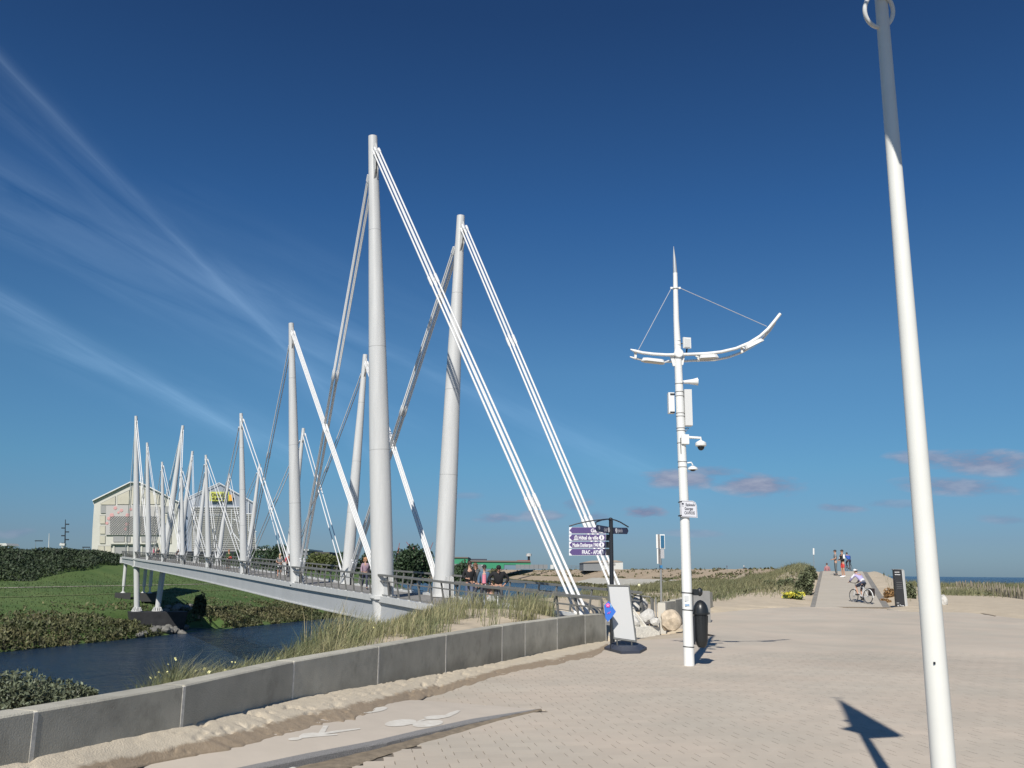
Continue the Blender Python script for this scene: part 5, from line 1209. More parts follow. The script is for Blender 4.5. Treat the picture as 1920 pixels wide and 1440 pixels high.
# ------------------------------------------------------------------ street mast with crescent arm
def build_mast():
    Y0 = gp(1292, 1248).y
    A = lambda u, v, dy=0: at(u, v, Y0+dy)
    base = gp(1292, 1248); root = empty('street_mast', tuple(base), label='white street mast with a crescent arm, lamps, cameras and the esplanade name plate', cat='lamp post')
    b = MB(root); b.tube([A(1292.3, 1249), A(1283.5, 960), A(1276.5, 800), A(1272, 690)], [.107, .098, .088, .082], 28); b.build('pole', m_white, root, smooth=True)
    b = MB(root); b.tube([A(1272, 690), A(1271.5, 668), A(1268, 600), A(1266, 512)], [.082, .078, .060, .047], 24); b.build('upper_pole', m_white, root, smooth=True)
    b = MB(root); b.tube([A(1266, 512), A(1264.5, 485), A(1263, 462)], [.047, .032, .004], 16); b.build('spike', mat('grey_spike', (.42, .44, .46), .35, .2), root, smooth=True)
    hc = A(1273, 662, -.10); b = MB(root); b.tube([hc+Vector((0, .2, 0)), hc, hc+Vector((0, -.012, 0))], [.098, .098, .085], 24); b.build('hub_disc', m_white, root, smooth=True)
    b = MB(root); b.ring(A(1266.5, 541), .062, .012, (0, 0, 1)); b.box(A(1259, 540), .05, .03, .04); b.box(A(1274, 540), .05, .03, .04); b.build('stay_collar', m_white, root)
    for v, r in ((720, .087), (735, .088), (743, .088), (775, .090), (781, .09), (803, .092), (808, .092), (831, .094), (866, .096), (876, .097), (640, .068), (648, .07)):
        u = np.interp(v, [512, 668, 690, 800, 960, 1249], [1266, 1271.5, 1272, 1276.5, 1283.5, 1292.3]); b = MB(root); b.ring(A(float(u), v), r+.0, .006, (0, 0, 1), 24, 5); b.build('steel_band', mat('band_metal', (.30, .29, .28), .4, .6), root)
    up = [(1182, 655), (1190, 658), (1204, 661.5), (1225, 664), (1250, 665.5), (1290, 664.5), (1325, 663), (1352, 660), (1380, 653.5), (1405, 643), (1425, 630.5), (1440, 617), (1452, 602.5), (1463, 588.5)]
    lo = [(1181, 669), (1190, 671.5), (1210, 676), (1240, 678), (1272, 678), (1300, 676), (1340, 675), (1365, 670), (1390, 661), (1412, 648.5), (1430, 635), (1443, 620), (1453, 605)]
    b = MB(root); b.tube([A(u, v, -.06) for u, v in up], [.012]+[.034]*(len(up)-1), 14); b.build('upper_arm', m_white, root, smooth=True)
    b = MB(root); b.tube([A(u, v, .06) for u, v in lo], [.012]+[.026]*(len(lo)-1), 12); b.build('lower_arm', m_white, root, smooth=True)
    for (u, v0, v1) in ((1192, 658, 672), (1310, 663, 677), (1392, 648, 661), (1438, 619, 626)):
        b = MB(root); b.prism([A(u-2.5, v0, -.03), A(u+2.5, v0, -.03), A(u+1.5, v1, -.03), A(u-2.5, v1, -.03)], Vector((0, .07, 0))); b.build('arm_web', m_white, root)
    b = MB(root); b.prism([A(1256, 666, -.03), A(1264, 666, -.03), A(1266, 686, -.03), A(1262, 686, -.03)], Vector((0, .05, 0))); b.prism([A(1280, 668, -.03), A(1284, 668, -.03), A(1281, 684, -.03), A(1278, 684, -.03)], Vector((0, .05, 0))); b.build('arm_bracket', m_white, root)
    st = mat('steel_stay', (.60, .62, .66), .35, .4)
    b = MB(root); b.tube([A(1258.5, 541), A(1197, 656)], .008, 6); b.build('stay_rod', st, root)
    b = MB(root); b.tube([A(1275, 540), A(1438, 612)], .008, 6); b.build('stay_rod', st, root)
    glass = mat('lamp_glass', (.45, .46, .44), .15); lb = mat('lamp_body_white', (.66, .66, .64), .4)
    def lamp(u0, v0, u1, v1, w, dy, up_=0):
        a, c = A(u0, v0, dy), A(u1, v1, dy); X = (c-a).normalized(); L_ = (c-a).length; Yv = Vector((0, 1, 0)); Z = X.cross(Yv)*-1 if X.cross(Yv).z < 0 else X.cross(Yv)
        m_ = (a+c)/2; b = MB(root)
        prof = [(-.5, -.3), (-.42, -.5), (.30, -.5), (.5, -.2), (.5, .2), (.30, .5), (-.42, .5), (-.5, .3)]
        lo_ = [m_+X*(p*L_)+Yv*(q*w) for p, q in prof]; hi_ = [m_+X*(p*L_*.86)+Yv*(q*w*.6)+Z*.075 for p, q in prof]
        n = 8; b.add(lo_+hi_, [tuple(range(7, -1, -1)), tuple(range(8, 16))]+[(i, (i+1) % n, (i+1) % n+n, i+n) for i in range(n)]); o = b.build('luminaire', lb, root)
        b = MB(root); gl = [m_+X*(p*L_*.78-.02)+Yv*(q*w*.78)-Z*.006 for p, q in prof]; b.prism(gl, Z*.004); g_ = b.build('lamp_glass', glass, o); g_.parent = root; g_.parent = o
        b = MB(root); b.tube([a+Z*.03, A(u0+(8 if u1 < u0 else -8), v0-6, dy*.3)], .014, 6); b.build('lamp_bracket', m_white, root)
    lamp(1246, 682, 1202, 677, .24, -.16); lamp(1311, 673, 1347, 671, .20, -.12); lamp(1398, 656, 1432, 639, .20, -.12)
    # square antenna
    b = MB(root); b.box(A(1288, 643, -.06), .17, .05, .235, .25); b.build('square_antenna', m_white, root); b = MB(root); b.box(A(1288.5, 643, -.092), .13, .012, .185, .25); b.build('antenna_face', lb, root)
    b = MB(root); b.tube([A(1288, 654), A(1287, 662)], .018, 6); b.tube([A(1271, 645), A(1281, 644, -.03)], .012, 6); b.build('antenna_bracket', m_dark, root)
    # horn loudspeaker
    b = MB(root); b.tube([A(1282, 716.5, -.1), A(1290, 716, -.1), A(1298, 716, -.1), A(1308, 715.5, -.1)], [.035, .045, .058, .085], 16); b.build('horn_loudspeaker', m_white, root, smooth=True)
    b = MB(root); b.tube([A(1275, 722), A(1281, 714, -.1), A(1286, 720, -.1)], .012, 6); b.build('horn_bracket', m_white, root)
    # cabinets
    b = MB(root); b.box(A(1258, 756, .0), .125, .16, .44, .0); b.build('junction_box', m_white, root)
    for v in (739, 773): b = MB(root); b.box(A(1261, v, -.085), .10, .02, .03); b.build('box_clamp', m_dark, root)
    b = MB(root); a = A(1289.5, 765, .02); b.box(a, .155, .19, .775, 0, ); b.build('long_antenna_box', lb, root)
    b = MB(root); b.tube([A(1291, 802), A(1287, 808), A(1279, 812), A(1276, 822, -.09), A(1277, 850, -.1)], .008, 5); b.tube([A(1289, 802), A(1281, 806, -.05)], .006, 5); b.build('black_cable', m_black, root)
    # dome cameras
    b = MB(root); b.box(A(1284, 824, -.07), .16, .12, .20); b.build('camera_mount_box', m_white, root)
    b = MB(root); b.tube([A(1290, 820, -.08), A(1314, 821, -.08), A(1314, 828, -.08)], [.03, .026, .03], 10); b.build('camera_arm', m_white, root, smooth=True)
    c = A(1314, 831, -.08); b = MB(root); b.tube([c+Vector((0, 0, .06)), c+Vector((0, 0, .03)), c, c-Vector((0, 0, .05)), c-Vector((0, 0, .07))], [.03, .085, .115, .115, .09], 20); b.build('dome_housing', m_white, root, smooth=True)
    b = MB(root); b.ell(c-Vector((0, 0, .07)), .075, .075, .085); b.build('dome_lens', m_black, root, smooth=True)
    b = MB(root); b.tube([A(1289, 868, -.06), A(1296, 867, -.08), A(1299, 872, -.08)], .014, 8); b.build('camera_arm', m_white, root, smooth=True)
    c = A(1299, 877, -.08); b = MB(root); b.tube([c+Vector((0, 0, .04)), c+Vector((0, 0, .0)), c-Vector((0, 0, .035)), c-Vector((0, 0, .045))], [.03, .095, .105, .08], 20); b.build('dome_housing', m_white, root, smooth=True)
    b = MB(root); b.ell(c-Vector((0, 0, .045)), .06, .06, .03); b.build('dome_lens', m_black, root, smooth=True)
    # name plate
    pl = [(1274.5, 938), (1299, 939), (1304, 942), (1306.5, 948), (1308, 971), (1277, 969)]
    b = MB(root); b.prism([A(u, v, -.13) for u, v in pl], Vector((0, .012, 0))); s = b.build('name_plate', mat('plate_white', (.66, .66, .70), .4), root)
    cx, cy = 1291, 954.5; outl = [(cx+(u-cx)*.92, cy+(v-cy)*.92) for u, v in pl]; b = MB(root)
    for i in range(len(outl)): b.tube([A(*outl[i], -.132), A(*outl[(i+1) % len(outl)], -.132)], .0028, 4)
    ink = mat('plate_ink', (.03, .035, .06), .6); o = b.build('plate_border', ink, s)
    for tx, u, v, sz in (('Esplanade', 1286, 948.5, .080), ('Georges', 1284, 956, .085), ('CAVROIS', 1283.5, 964, .088), ('1895 - 1972', 1286, 967.6, .03)):
        text_obj('plate_lettering', tx if tx[0] != '1' else '1895 - 1972', sz, ink, frame4(A(u-.5, v, -.134), (1, 0, -.02), (0, 0, 1), root), s, sx=.60, bold=.0015) if tx[0] != '1' else None
    b = MB(root); b.box(A(1280, 944.5, -.134), .045, .003, .03); b.tube([A(1278, 948.5, -.134), A(1282, 948.8, -.134)], .003, 4); b.build('plate_emblem', ink, s)
    for v in (941.5, 967): b = MB(root); b.box(A(1275, v, -.05), .05, .16, .025); b.build('plate_clamp', m_dark, root)
    # stickers and straps
    b = MB(root); b.box(A(1287.5, 1122, -.103), .075, .012, .10); b.build('sticker', mat('grey_sticker', (.60, .61, .60), .6), root)
    b = MB(root); b.box(A(1288.5, 1134.5, -.105), .085, .012, .04); b.build('sticker', mat('blue_sticker', (.25, .38, .55), .6), root)
    for v in (1111.5, 1143.5, 1212.5):
        u = float(np.interp(v, [960, 1249], [1283.5, 1292.3])); b = MB(root); b.ring(A(u, v), .106, .010, (0.06, 0, 1), 24, 6); b.build('rubber_strap', m_black, root)
    # black clamp head
    b = MB(root); b.box(A(1306, 1110.5, -.02), .15, .14, .12, .1); b.ell(A(1312, 1110, -.04), .06, .07, .085); b.build('strap_buckle', m_black, root)
    return Y0, base
MY, MBASE = build_mast()
def build_bin():
    Y = MY+.06; c = at(1314.5, 1170, Y); root = empty('litter_bin', (c.x, c.y, at(1314, 1215, Y).z), label='black domed litter bin hung on the white street mast', cat='litter bin')
    zt = at(1314, 1125, Y).z; zr = at(1314, 1150, Y).z; zb = at(1314, 1214, Y).z; x, y = c.x, c.y
    b = MB(root); b.tube([(x, y, zb), (x, y, zb+.05), (x, y, zb+.14), (x, y, zb+.35), (x, y, zr-.02)], [.07, .105, .125, .134, .138], 20); b.build('bin_body', m_black, root, smooth=True)
    b = MB(root); b.tube([(x, y, zr-.02), (x, y, zr+.01)], [.168, .168], 20); b.build('bin_rim', m_black, root)
    b = MB(root); H = zt-zr-.01; b.tube([(x, y, zr+.01+H*math.sin(a)) for a in [0, .3, .6, .9, 1.2, 1.5]], [.160*math.cos(a) for a in [0, .3, .6, .9, 1.2, 1.5]], 20); b.build('bin_lid', m_black, root, smooth=True)
    b = MB(root); b.box((x+.155, y, zr), .05, .05, .04); b.build('lid_hinge', m_black, root)
    for k in range(12):
        a = k*2*math.pi/12; b = MB(root); d = Vector((math.cos(a), math.sin(a), 0)); b.tube([Vector((x, y, zb+.12))+d*.118, Vector((x, y, zr-.05))+d*.142], .006, 4); b.build('bin_rib', m_black, root)
    b = MB(root); b.box((x-.16, y-.02, (zb+zr)/2), .05, .08, .55); b.build('mount_bracket', m_dark, root)
build_bin()

# ------------------------------------------------------------------ nearest lamp pole at the right
def build_near_pole():
    Y = 5.9; A = lambda u, v, dy=0: at(u, v, Y+dy); p1 = A(1769.5, 1440)
    top5 = A(1652, 0); sl = (top5-p1)/(top5.z-p1.z)
    def q(z): return p1+sl*(z-p1.z)
    base = q(0); root = empty('street_lamp', tuple(base), label='tall white lamp pole in the right foreground, its head outside the picture', cat='lamp post')
    b = MB(root); zs = [0, .1, p1.z+.3, 2., 3., 4., 5., 6., 6.9]; rs = [.078, .0755, .071, .0655, .060, .0535, .0475, .043, .038]; b.tube([q(z) for z in zs], rs, 48); b.build('pole', mat('cream_white_paint', (.80, .79, .73), .34, var=.03, vs=3), root, smooth=True)
    rc = A(1648, 20, -.04); b = MB(root); b.ring(rc, .118, .0155, Vector((.25, -.92, -.25)), 36, 10); b.build('ring_handle', m_white, root, smooth=True)
    b = MB(root); b.box(A(1752, 1243, -.068), .012, .006, .012); b.build('bolt', m_dark, root)
    # triangular sail held out on an arm above the frame; its shadow falls on the paving
    def from_sh(u, v, dy=-1.3):
        g = gp(u, v, 0); z = (g.y-(Y+dy))/SUN_XY.y; return Vector((g.x-SUN_XY.x*z, Y+dy, z))
    tri = [from_sh(1570, 1309), from_sh(1692, 1379), from_sh(1686, 1382), from_sh(1628, 1385), from_sh(1606, 1374), from_sh(1577, 1367), from_sh(1594, 1362)]
    b = MB(root); b.prism(tri, Vector((0, .012, 0))); b.build('sail_plate', m_white, root)
    b = MB(root); b.tube([from_sh(1556, 1308), from_sh(1580, 1308.7)], .02, 6); b.tube([from_sh(1577, 1350), from_sh(1598, 1353)], .012, 6); b.build('spar', m_white, root)
    b = MB(root); b.tube([q(6.8), q(6.8)+Vector((0, -.5, .1)), from_sh(1625, 1372)+Vector((0, .01, 0))], [.036, .03, .02], 8); b.build('lamp_arm', m_white, root)
build_near_pole()

# ------------------------------------------------------------------ finger post
def build_signpost():
    Y = 23.64; A = lambda u, v, dy=0: at(u, v, Y+dy); base = gp(1148.5, 1214); base.y = Y
    root = empty('finger_post', (A(1148, 1212).x, Y, 0), label='dark grey finger post with purple walking direction signs', cat='signpost')
    b = MB(root); b.tube([(A(1148.5, 1214).x, Y, -.05), A(1145.5, 976)], [.062, .052], 20); b.build('post', m_dark, root, smooth=True)
    b = MB(root); b.ell(A(1145, 974), .06, .06, .05); b.build('post_cap', m_dark, root, smooth=True)
    pur = mat('purple_sign', (.105, .070, .205), .4); wh = mat('sign_white', (.80, .80, .82), .4); pur_shade = mat('shaded_purple_sign', (.030, .030, .085), .4)  # last one: darker copy of the sign purple, shade put into its colour
    def arch(p, h, n=10):
        b = MB(root); vs = []
        b.tube(p, .018, 6); b.build('top_arch', m_dark, root, smooth=True)
    arch([A(1067, 986.5), A(1080, 982.5), A(1095, 979), A(1115, 975.5), A(1130, 974), A(1145, 973)], 0)
    def fa(u, v, k): return at(u, v, Y+k)
    arch([fa(1117, 984, -.9), fa(1117, 979, -.9), fa(1128, 975, -.6), fa(1138, 973.5, -.3), fa(1145, 973.5, 0), fa(1153, 975, .25), fa(1163, 979, .5), fa(1178, 988, .9)], 0)
    rows = [(988.5, 1000.5, 'Gare', 1107.5), (1002, 1014, 'Hôtel de ville', 1085), (1015.5, 1027.5, 'Musée Dunkerque 1940', 1073.5), (1029, 1041.5, 'FRAC - AP2', 1091)]
    for v0, v1, s, ut in rows:
        b = MB(root); b.prism([A(1067, v0, -.02), A(1136, v0, -.02), A(1136, v1, -.02), A(1067, v1, -.02)], Vector((0, .03, 0))); o = b.build('finger_sign', wh, root)
        vm = (v0+v1)/2; b = MB(root); b.prism([A(1067.6, vm, -.022), A(1072.6, v0+.3, -.022), A(1135.6, v0+.3, -.022), A(1135.6, v1-.8, -.022), A(1072.6, v1-.8, -.022)], Vector((0, -.004, 0))); b.build('purple_face', pur, o)
        sz = .135; w_ = {'Gare': 18, 'Hôtel de ville': 36.5, 'Musée Dunkerque 1940': 48.5, 'FRAC - AP2': 31.5}[s]
        t = text_obj('lettering', s, sz, wh, Matrix.Identity(4), o, bold=.004)
        wid_ = max(v.co.x for v in t.data.vertices)-min(v.co.x for v in t.data.vertices); tw = (A(ut+w_, vm)-A(ut, vm)).length; t.data.transform(Matrix.Diagonal((tw/wid_, 1, 1, 1))); t.data.transform(frame4(A(ut, vm+3.6, -.030), A(ut+w_, vm)-A(ut, vm), (0, 0, 1), root))
        c = A(1128, vm, -.028); b = MB(root); b.tube([c, c+Vector((0, -.004, 0))], .068, 20); d_ = b.build('walker_disc', wh, o)
        b = MB(root)
        def g(du, dv): return c+Vector((du*.0132, -.006, -dv*.0132))
        b.ell(g(.2, -3.4), .010, .004, .010, 8, 4); b.tube([g(.2, -2.4), g(0, .3)], .008, 4); b.tube([g(0, .3), g(1.4, 3.6)], .005, 4); b.tube([g(0, .3), g(-1.5, 3.6)], .005, 4); b.tube([g(.2, -1.8), g(1.6, .2)], .004, 4); b.tube([g(.2, -1.8), g(-1.4, -.2)], .004, 4); b.build('walker_symbol', pur, o)
        b = MB(root); b.box(A(1140, vm, 0), .10, .06, (v1-v0)*.0128); b.build('sign_clamp', m_black, root)
        if s.startswith('H'):
            b = MB(root); q = lambda u, v: A(u, v, -.032)
            b.prism([q(1076.5, 1006), q(1080, 1003.5), q(1083.5, 1006)], Vector((0, -.003, 0))); b.prism([q(1076, 1011), q(1084, 1011), q(1084.5, 1012.4), q(1075.5, 1012.4)], Vector((0, -.003, 0)))
            for u in (1077.3, 1079.2, 1081, 1082.8): b.box(q(u, 1008.6), .012, .004, .055)
            b.build('town_hall_symbol', wh, o)
    # the two boards seen obliquely
    def ob(u0, v0a, v0b, u1, v1a, v1b, k0, k1, arrow, s, lab):
        b = MB(root); P = [fa(u0, v0a, k0), fa(u1, v1a, k1), fa(u1, v1b, k1), fa(u0, v0b, k0)]
        if arrow > 0: P = [fa(u0, v0a, k0), fa(u1-2.5, v1a, k1*.94), fa(u1, (v1a+v1b)/2, k1), fa(u1-2.5, v1b, k1*.94), fa(u0, v0b, k0)]
        if arrow < 0: P = [fa(u0, (v0a+v0b)/2, k0), fa(u0+3, v0a, k0*.92), fa(u1, v1a, k1), fa(u1, v1b, k1), fa(u0+3, v0b, k0*.92)]
        n_ = (P[1]-P[0]).cross(Vector((0, 0, 1))).normalized(); b.prism(P, -n_*.025); o = b.build('finger_sign', pur_shade, root)
        return o, P
    o, P = ob(1117.5, 984, 997, 1143, 988, 999.5, -.9, -.06, -1, 'LAAC', '')
    X = (fa(1143, 993, -.06)-fa(1117.5, 990, -.9)).normalized(); gw = mat('shaded_white_letter', (.5, .5, .55), .5)  # letter white dimmed in colour for the shaded boards
    n_ = X.cross(Vector((0, 0, 1)))
    text_obj('lettering', 'LAAC', .12, gw, frame4(fa(1132.0, 996.5, -.43)+n_*.012, X, (0, 0, 1), root), o, sx=.7, bold=.003)
    b = MB(root); c = fa(1140.7, 993.5, -.135)+n_*.012; b.tube([c, c+n_*.004], .066, 16); b.build('walker_disc', wh, o)
    b = MB(root); c = fa(1123, 990, -.72)+n_*.012; b.tube([c, c+n_*.004], .045, 12); b.build('symbol', gw, o)
    o, P = ob(1150, 989, 1001, 1178.5, 989.5, 1001.5, .1, .95, 1, '', '')
    X = (fa(1178, 995, .95)-fa(1150, 995, .1)).normalized(); n_ = X.cross(Vector((0, 0, 1)))
    text_obj('lettering', 'Jetée Est', .13, gw, frame4(fa(1158.5, 998, .36)+n_*.012, X, (0, 0, 1), root), o, sx=.62, bold=.003)
    b = MB(root); c = fa(1155, 995, .25)+n_*.012; b.tube([c, c+n_*.004], .066, 16); b.build('walker_disc', wh, o)
build_signpost()

# ------------------------------------------------------------------ pavement board
def build_board():
    Y = 22.3; A = lambda u, v, dy=0: at(u, v, Y+dy)
    base = gp(1172, 1218); root = empty('pavement_board', tuple(base), label='blank white poster board in a grey frame on a dark rubber foot', cat='sign board')
    TL, TR, BR, BL_ = A(1140, 1097.5, .12), A(1179, 1098, .12), A(1192.5, 1203.5, 0), A(1151, 1197.5, 0)
    n = (TR-TL).cross(BL_-TL).normalized(); n = n if n.y < 0 else -n
    fm = mat('frame_grey', (.20, .20, .19), .4, .5)
    b = MB(root); c = (TL+TR+BR+BL_)/4; In = [c+(p-c)*.95 for p in (TL, TR, BR, BL_)]; b.prism([p+n*.004 for p in In], n*.006); b.build('poster', mat('poster_white', (.56, .56, .55), .35), root)
    Out = (TL, TR, BR, BL_)
    for i in range(4): b = MB(root); b.tube([Out[i], Out[(i+1) % 4]], .022, 6); b.build('frame_bar', fm, root)
    b = MB(root); b.prism([p-n*.004 for p in Out], -n*.012); b.build('back_plate', fm, root)
    for u in (1157, 1184): b = MB(root); b.tube([A(u, 1200, .0), A(u+1, 1216, .02)], .018, 6); b.build('spring_leg', fm, root)
    f = [gp(1133, 1218), gp(1165, 1226.5), gp(1200, 1225.5), gp(1213, 1218.5), gp(1192, 1210), gp(1150, 1209)]
    b = MB(root); cc = sum((Vector(p) for p in f), Vector())/6; lo = [p+Vector((0, 0, .0)) for p in f]; mid = [p+Vector((0, 0, .06)) for p in f]; hi = [cc+(p-cc)*.72+Vector((0, 0, .13)) for p in f]
    b.add(lo+mid+hi, [tuple(range(5, -1, -1)), tuple(range(12, 18))]+[(i+k*6, (i+1) % 6+k*6, (i+1) % 6+k*6+6, i+k*6+6) for i in range(6) for k in (0, 1)]); o = b.build('rubber_foot', mat('dark_blue_rubber', (.045, .052, .075), .6), root)
    for u, v in ((1180, 1223.5), (1205, 1220.5)): b = MB(root); p = gp(u, v); b.box(p+Vector((0, -.0, .055)), .05, .05, .07, .2); b.build('foot_wheel', m_black, root)
    # blue kite shaped sign fixed at the left of the board
    k = empty('blue_sign', tuple(A(1143, 1147, -.3)), label='small blue kite-shaped sign with a pink flower beside the white board', cat='sign')
    B_ = lambda u, v, dy=0: at(u, v, Y-.3+dy)
    out = [(1141.5, 1127), (1155, 1147), (1147, 1158), (1139.5, 1166), (1135, 1158), (1133.5, 1145), (1133, 1135)]
    b = MB(k); b.prism([B_(*p) for p in out], Vector((0, .03, 0))); b.build('plate', mat('sign_blue', (.045, .17, .62), .4), k)
    b = MB(k); pk = mat('sign_pink', (.85, .10, .40), .4)
    for du, dv in ((0, -2.3), (2.2, -.6), (1.4, 2), (-1.4, 2), (-2.2, -.6)): b.ell(B_(1140+du, 1135+dv, -.01), .024, .006, .024, 8, 4)
    b.build('flower_logo', pk, k); b = MB(k); b.ell(B_(1140, 1135, -.016), .014, .006, .014, 8, 4); b.build('flower_centre', mat('sign_logo_white', (.8, .8, .85), .4), k)
    b = MB(k); b.tube([B_(1144, 1133, -.01), B_(1147, 1139, -.01)], .012, 5); b.build('logo_stroke', mat('sign_cyan', (.3, .6, .85), .4), k)
    b = MB(k); b.tube([B_(1139, 1151, -.01), B_(1141, 1148, -.01), B_(1142, 1151, -.01), B_(1144.5, 1146.5, -.01)], .008, 5); b.build('script_mark', pk, k)
    b = MB(k); b.tube([B_(1146, 1150, .05), B_(1146, 1205, .1)], .012, 6); b.tube([B_(1146, 1205, .1), B_(1144, 1216, .12)], .012, 6); b.build('stand_rod', m_dark, k)
build_board()

# ------------------------------------------------------------------ info pole, second wall, boulders
def build_entrance():
    Y = 43.0; A = lambda u, v, dy=0: at(u, v, Y+dy); p = A(1240, 1140); root = empty('bus_stop_pole', (p.x, Y, tr1(p.x, Y)), label='slim grey pole carrying two narrow white-framed panels edge-on, behind the white wall end', cat='sign')
    b = MB(root); b.tube([(p.x, Y, tr1(p.x, Y)-.3), A(1239, 1060), A(1237, 1002)], [.055, .045, .04], 10); b.build('pole', m_steelp, root, smooth=True)
    def pnl(name, u0, u1, v0, v1, m, dy): b = MB(root); a, c = A(u0, v1, dy), A(u1, v0, dy); b.box((a+c)/2, abs(c.x-a.x), .06, abs(c.z-a.z)); return b.build(name, m, root)
    pnl('panel_side', 1230.5, 1233, 1002, 1028, m_white, -.3); pnl('panel_back', 1233, 1236, 1002, 1028, mat('brown_grey_panel', (.22, .20, .19), .6), -.28)
    f = pnl('panel_frame', 1237.5, 1246, 1002, 1029, m_white, -.32); q = pnl('blue_poster', 1239, 1245, 1004, 1027, mat('teal_poster', (.03, .13, .24), .4), -.36)
    pnl('panel_side', 1232, 1233.5, 1029, 1057, m_white, -.3); pnl('panel_back', 1233.5, 1236, 1029, 1057, mat('brown_grey_panel', (.22, .20, .19), .6), -.28); pnl('timetable', 1238.5, 1245, 1030, 1047, mat('pale_timetable', (.42, .42, .43), .5), -.34); pnl('blue_badge', 1236.5, 1242, 1060, 1065, mat('badge_blue', (.04, .20, .42), .4), -.06)
    # second wall
    a = gp(1237.5, 1177); c = Vector((9.1, 42.3, 0)); t = (c-a).normalized(); n = Vector((t.y, -t.x, 0)); H = .82
    w = empty('entrance_wall', tuple(a), label='low dark wall with a pale end post on the right of the bridge entrance', cat='wall')
    b = MB(w); b.box(a+Vector((.11, .1, H/2-.1)), .23, .26, H+.2, math.atan2(t.y, t.x)); b.build('end_post', mat('cream_post', (.62, .58, .50), .8), w)
    L_ = (c-a).length; s = .3; k = 0
    while s < L_-.3:
        e = min(s+2.0, L_); m_ = a+t*((s+e)/2); zb = pz(m_.y); b = MB(w); b.box(m_+Vector((0, 0, zb+H/2-.15)), e-s-.03, .22, H+.2, math.atan2(t.y, t.x)); b.build('wall_panel', m_conc, w)
        b = MB(w); q = a+t*e; b.box(q+Vector((0, 0, pz(q.y)+H/2-.17)), .16, .20, H+.18, math.atan2(t.y, t.x)); b.build('joint_post', m_conc_l, w); s = e; k += 1
    b = MB(w); q = at(1311, 1140, 30.2); hh = at(1311, 1113, 30.2).z; 
    b.box((at(1314, 1140, 34).x, 34, .55), .62, .3, at(1311, 1113, 34).z+.0+.2, .1); b.build('grey_block', mat('mid_grey_concrete', (.25, .245, .235), .85, var=.1, vs=3), w)
    # boulder
    p = gp(1260, 1184); o = rock('boulder', (0, 0, 0), .40, mat('limestone_boulder', (.52, .43, .32), .9, var=.28, vs=5, bump=1.0, bs=14, detail=9), seed=5, sub=4, squash=(.92, .85, .98)); o.location = (p.x, p.y+.25, .28); tag(o, 'rough tan limestone boulder in front of the entrance wall', 'boulder')
    for k, (u, v, Yr, r, lab) in enumerate(((1196, 1128, 31.4, .36, 'tall white quarry rock behind the poster board'), (1214, 1150, 30.6, .28, 'white quarry rock at the bridge railing end'), (1187, 1160, 30, .24, 'white rock low beside the board, left of the others'), (1228, 1160, 29.8, .18, 'small white rock nearest the entrance wall'))):
        q = at(u, v, Yr); o = rock('quarry_rock', (0, 0, 0), r, mat('white_rock', (.56, .54, .50), .9, var=.25, vs=3, bump=1, bs=9), seed=20+k, sub=3, squash=(1, .8, .95)); o.location = (q.x, Yr, max(q.z-.1, .15)); tag(o, lab, 'rock')
    # gate frame at the end of the railing
    g = empty('gate_frame', tuple(at(1225, 1160, 31)), label='dark metal gate frame standing at the bridge entrance', cat='gate')
    G = lambda u, v: at(u, v, 31)
    b = MB(g); b.tube([G(1182, 1116), G(1218, 1119), G(1223, 1125), G(1222, 1163)], .03, 6); b.build('top_rail', m_railm, g); b = MB(g); b.tube([G(1222.5, 1122), G(1224, 1165)], .055, 4); b.build('gate_post', m_railm, g)
    b = MB(g); b.tube([G(1202, 1119), G(1203, 1163)], .05, 4); b.build('gate_post', m_railm, g); b = MB(g); b.tube([G(1229.5, 1120), G(1231, 1165)], .02, 6); b.build('thin_post', m_steelp, g)
    # wooden threshold boards
    th = empty('threshold_boards', tuple(gp(1205, 1172)), label='weathered dark threshold boards at the bridge entrance', cat='boards')
    for k in range(6):
        a0 = gp(1190+k*1.5, 1178-k*3.2, .02); a1 = gp(1236, 1163-k*2.2, .02); b = MB(th); d = (a1-a0); nn_ = Vector((-d.y, d.x, 0)).normalized(); b.prism([a0, a1, a1+nn_*.16, a0+nn_*.16], Vector((0, 0, -.03))); b.build('board', mat('grey_board_wood', (.16, .135, .12), .85, var=.3, vs=4), th)
m_steelp = mat('galvanised_pole', (.36, .36, .35), .45, .4)
build_entrance()
